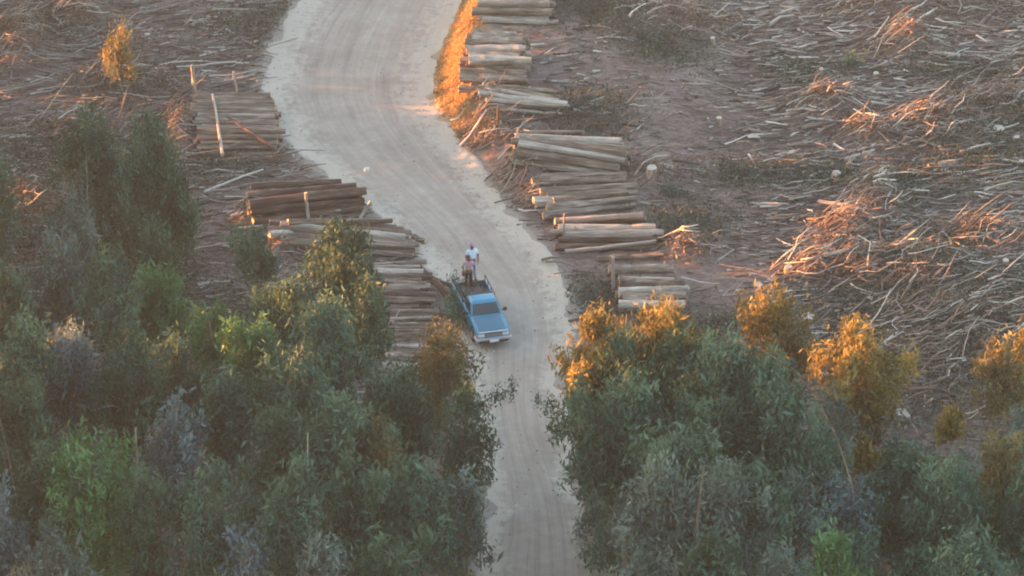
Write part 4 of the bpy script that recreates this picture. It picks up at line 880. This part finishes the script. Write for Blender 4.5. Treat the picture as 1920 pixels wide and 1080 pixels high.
# ---------------------------------------------------------------- unseen wood added left of the frame to shade the clearing
LIT = [  # px, py, height above ground, gap radius: leaves are cut away so sun reaches these spots
 (330,205,.4,-.6),(330,230,.4,-.6),(332,255,.4,-.6),(338,280,.35,-.55),(367,184,1.3,-.7),(443,174,1.2,-.6),(190,10,.6,-.55),(42,105,.55,-.75),(12,70,.4,-.5),(60,75,.5,-.5),(150,45,.5,-.7),(15,170,.4,-.7),(228,192,2.3,-.7),
 (930,230,.5,.7),(970,255,.7,.6),(985,340,.9,.7),
 (462,404,.55,-.5),(500,446,.85,-.7),(578,412,1.3,-.6),(675,414,1.2,-.6),(530,462,.7,-.9),(540,492,.6,-.8),(1148,490,.6,.5),(1272,472,.7,.9),
 (1670,30,1.4,-1.5),(1740,20,1.6,-1.3),(1682,90,1.3,-1.2),(1830,30,1.3,-1.1),(1532,222,.9,-1.4),(1585,262,.8,-1.2),(1715,255,.8,1.1),(1860,200,.8,.9),(1640,390,.6,1.3),(1590,440,.5,1.2),(1570,380,.4,.6),(1588,512,.7,1.2),(1715,512,.8,1.3),(1520,510,.4,.7),(1850,450,.4,.9),
 (60,380,.3,.9),(120,370,.3,.5)]
LITH = [(1110,615,1010,1.4),(1190,600,1020,1.0),(1240,605,1030,1.4),(1075,715,1070,1.3),(1430,575,800,1.7),(1470,620,820,1.2),(1605,640,960,1.9),(1610,860,1010,1.5),(1610,740,980,1.2),(1780,795,900,.8),(1900,640,900,1.6),(1860,700,930,.8),(1500,640,820,.8),(240,70,190,.9)]
TG = [((G(a, b)+np.array([0, 0, u])) if (u >= 1 and a < 900) else G(a, b, u), -r) if r < 0 else (G(a, b, u+.25), min(r*.95+.5, 1.5)) if a > 900 else (G(a, b, u*.75), min(r*.6+.4, .95)) for a, b, u, r in LIT]
for yy in np.arange(Y250-1.0, flat_y(-70), .8): TG.append((np.array([float(road_r(yy))+1.25, yy, 1.05]), .88))
for px, py, base, r in LITH:
    B = G(px, base); TG.append((np.array([B[0], B[1], B[2]+(base-py)/(ppm(B)*CP)+(.45 if px < 1300 else .1)]), r+(.0 if px < 1300 else .45)))
def added_shade_wood():
    n = 105000; x = rng.uniform(-50, -38, n); y = rng.uniform(-58, 62, n); hmax = 17+10*(1-sstep(-14, 0, y))+3*np.sin(y*.9)+3*fb(y*.3, x*.2, 2); z = rng.random(n)*hmax+.1
    C = np.column_stack([x, y, z+H(x, y)]); keep = np.ones(n, bool)
    for Pt, r in TG:
        v = C-Pt; t = v @ SDIR; d = np.linalg.norm(v-t[:, None]*SDIR, axis=1); keep &= d > r  # leaves along each chosen sun ray are dropped to let light through
    C = C[keep]; V, F_, T = leaf_mesh(C, .85, np.clip(rng.normal(.5, .25, len(C)), 0, 1), .4, .6)
    o = empty('added_shade_wood', (-44, -5, 0)); o['kind'] = 'stuff'; tag(o, 'unseen wood added beyond the left edge to shade the clearing', 'forest')
    c = link('foliage', mesh_np('foliage', V, F_, {'tone': T}, False, [M['leaf_wood']]), o); c.matrix_parent_inverse = Matrix.Translation((44, 5, 0)); c['kind'] = 'stuff'
    tk = MB()
    for i in range(60):
        a = rng.uniform(-50, -38); b = rng.uniform(-62, 52); tk.tube([(a, b, -.3), (a+.2, b, 8), (a, b+.2, 16)], [.16, .11, .04], 6)
    c = tk.build('trunks', [M['trunk']], o); c.matrix_parent_inverse = Matrix.Translation((44, 5, 0)); c['kind'] = 'stuff'
added_shade_wood()

# ---------------------------------------------------------------- haze
hz = MB(); hz.hexa([(-600, -400, -8), (600, -400, -8), (600, 700, -8), (-600, 700, -8), (-600, -400, 90), (600, -400, 90), (600, 700, 90), (-600, 700, 90)])
hm = bpy.data.materials.new('evening_haze'); hm.use_nodes = True; t = hm.node_tree; t.nodes.clear(); out = t.nodes.new('ShaderNodeOutputMaterial'); pv = t.nodes.new('ShaderNodeVolumePrincipled')
pv.inputs['Color'].default_value = (.62, .78, 1.0, 1); pv.inputs['Density'].default_value = .00042; pv.inputs['Anisotropy'].default_value = 0.6; t.links.new(pv.outputs[0], out.inputs['Volume'])
ho = hz.build('haze', [hm], smooth=False); tag(ho, 'thin pale evening haze over the whole clearing', 'haze', kind='stuff')
tot = sum(len(o.data.polygons) for o in bpy.data.objects if o.type == 'MESH'); print('polys', tot, 'objects', len(bpy.data.objects))
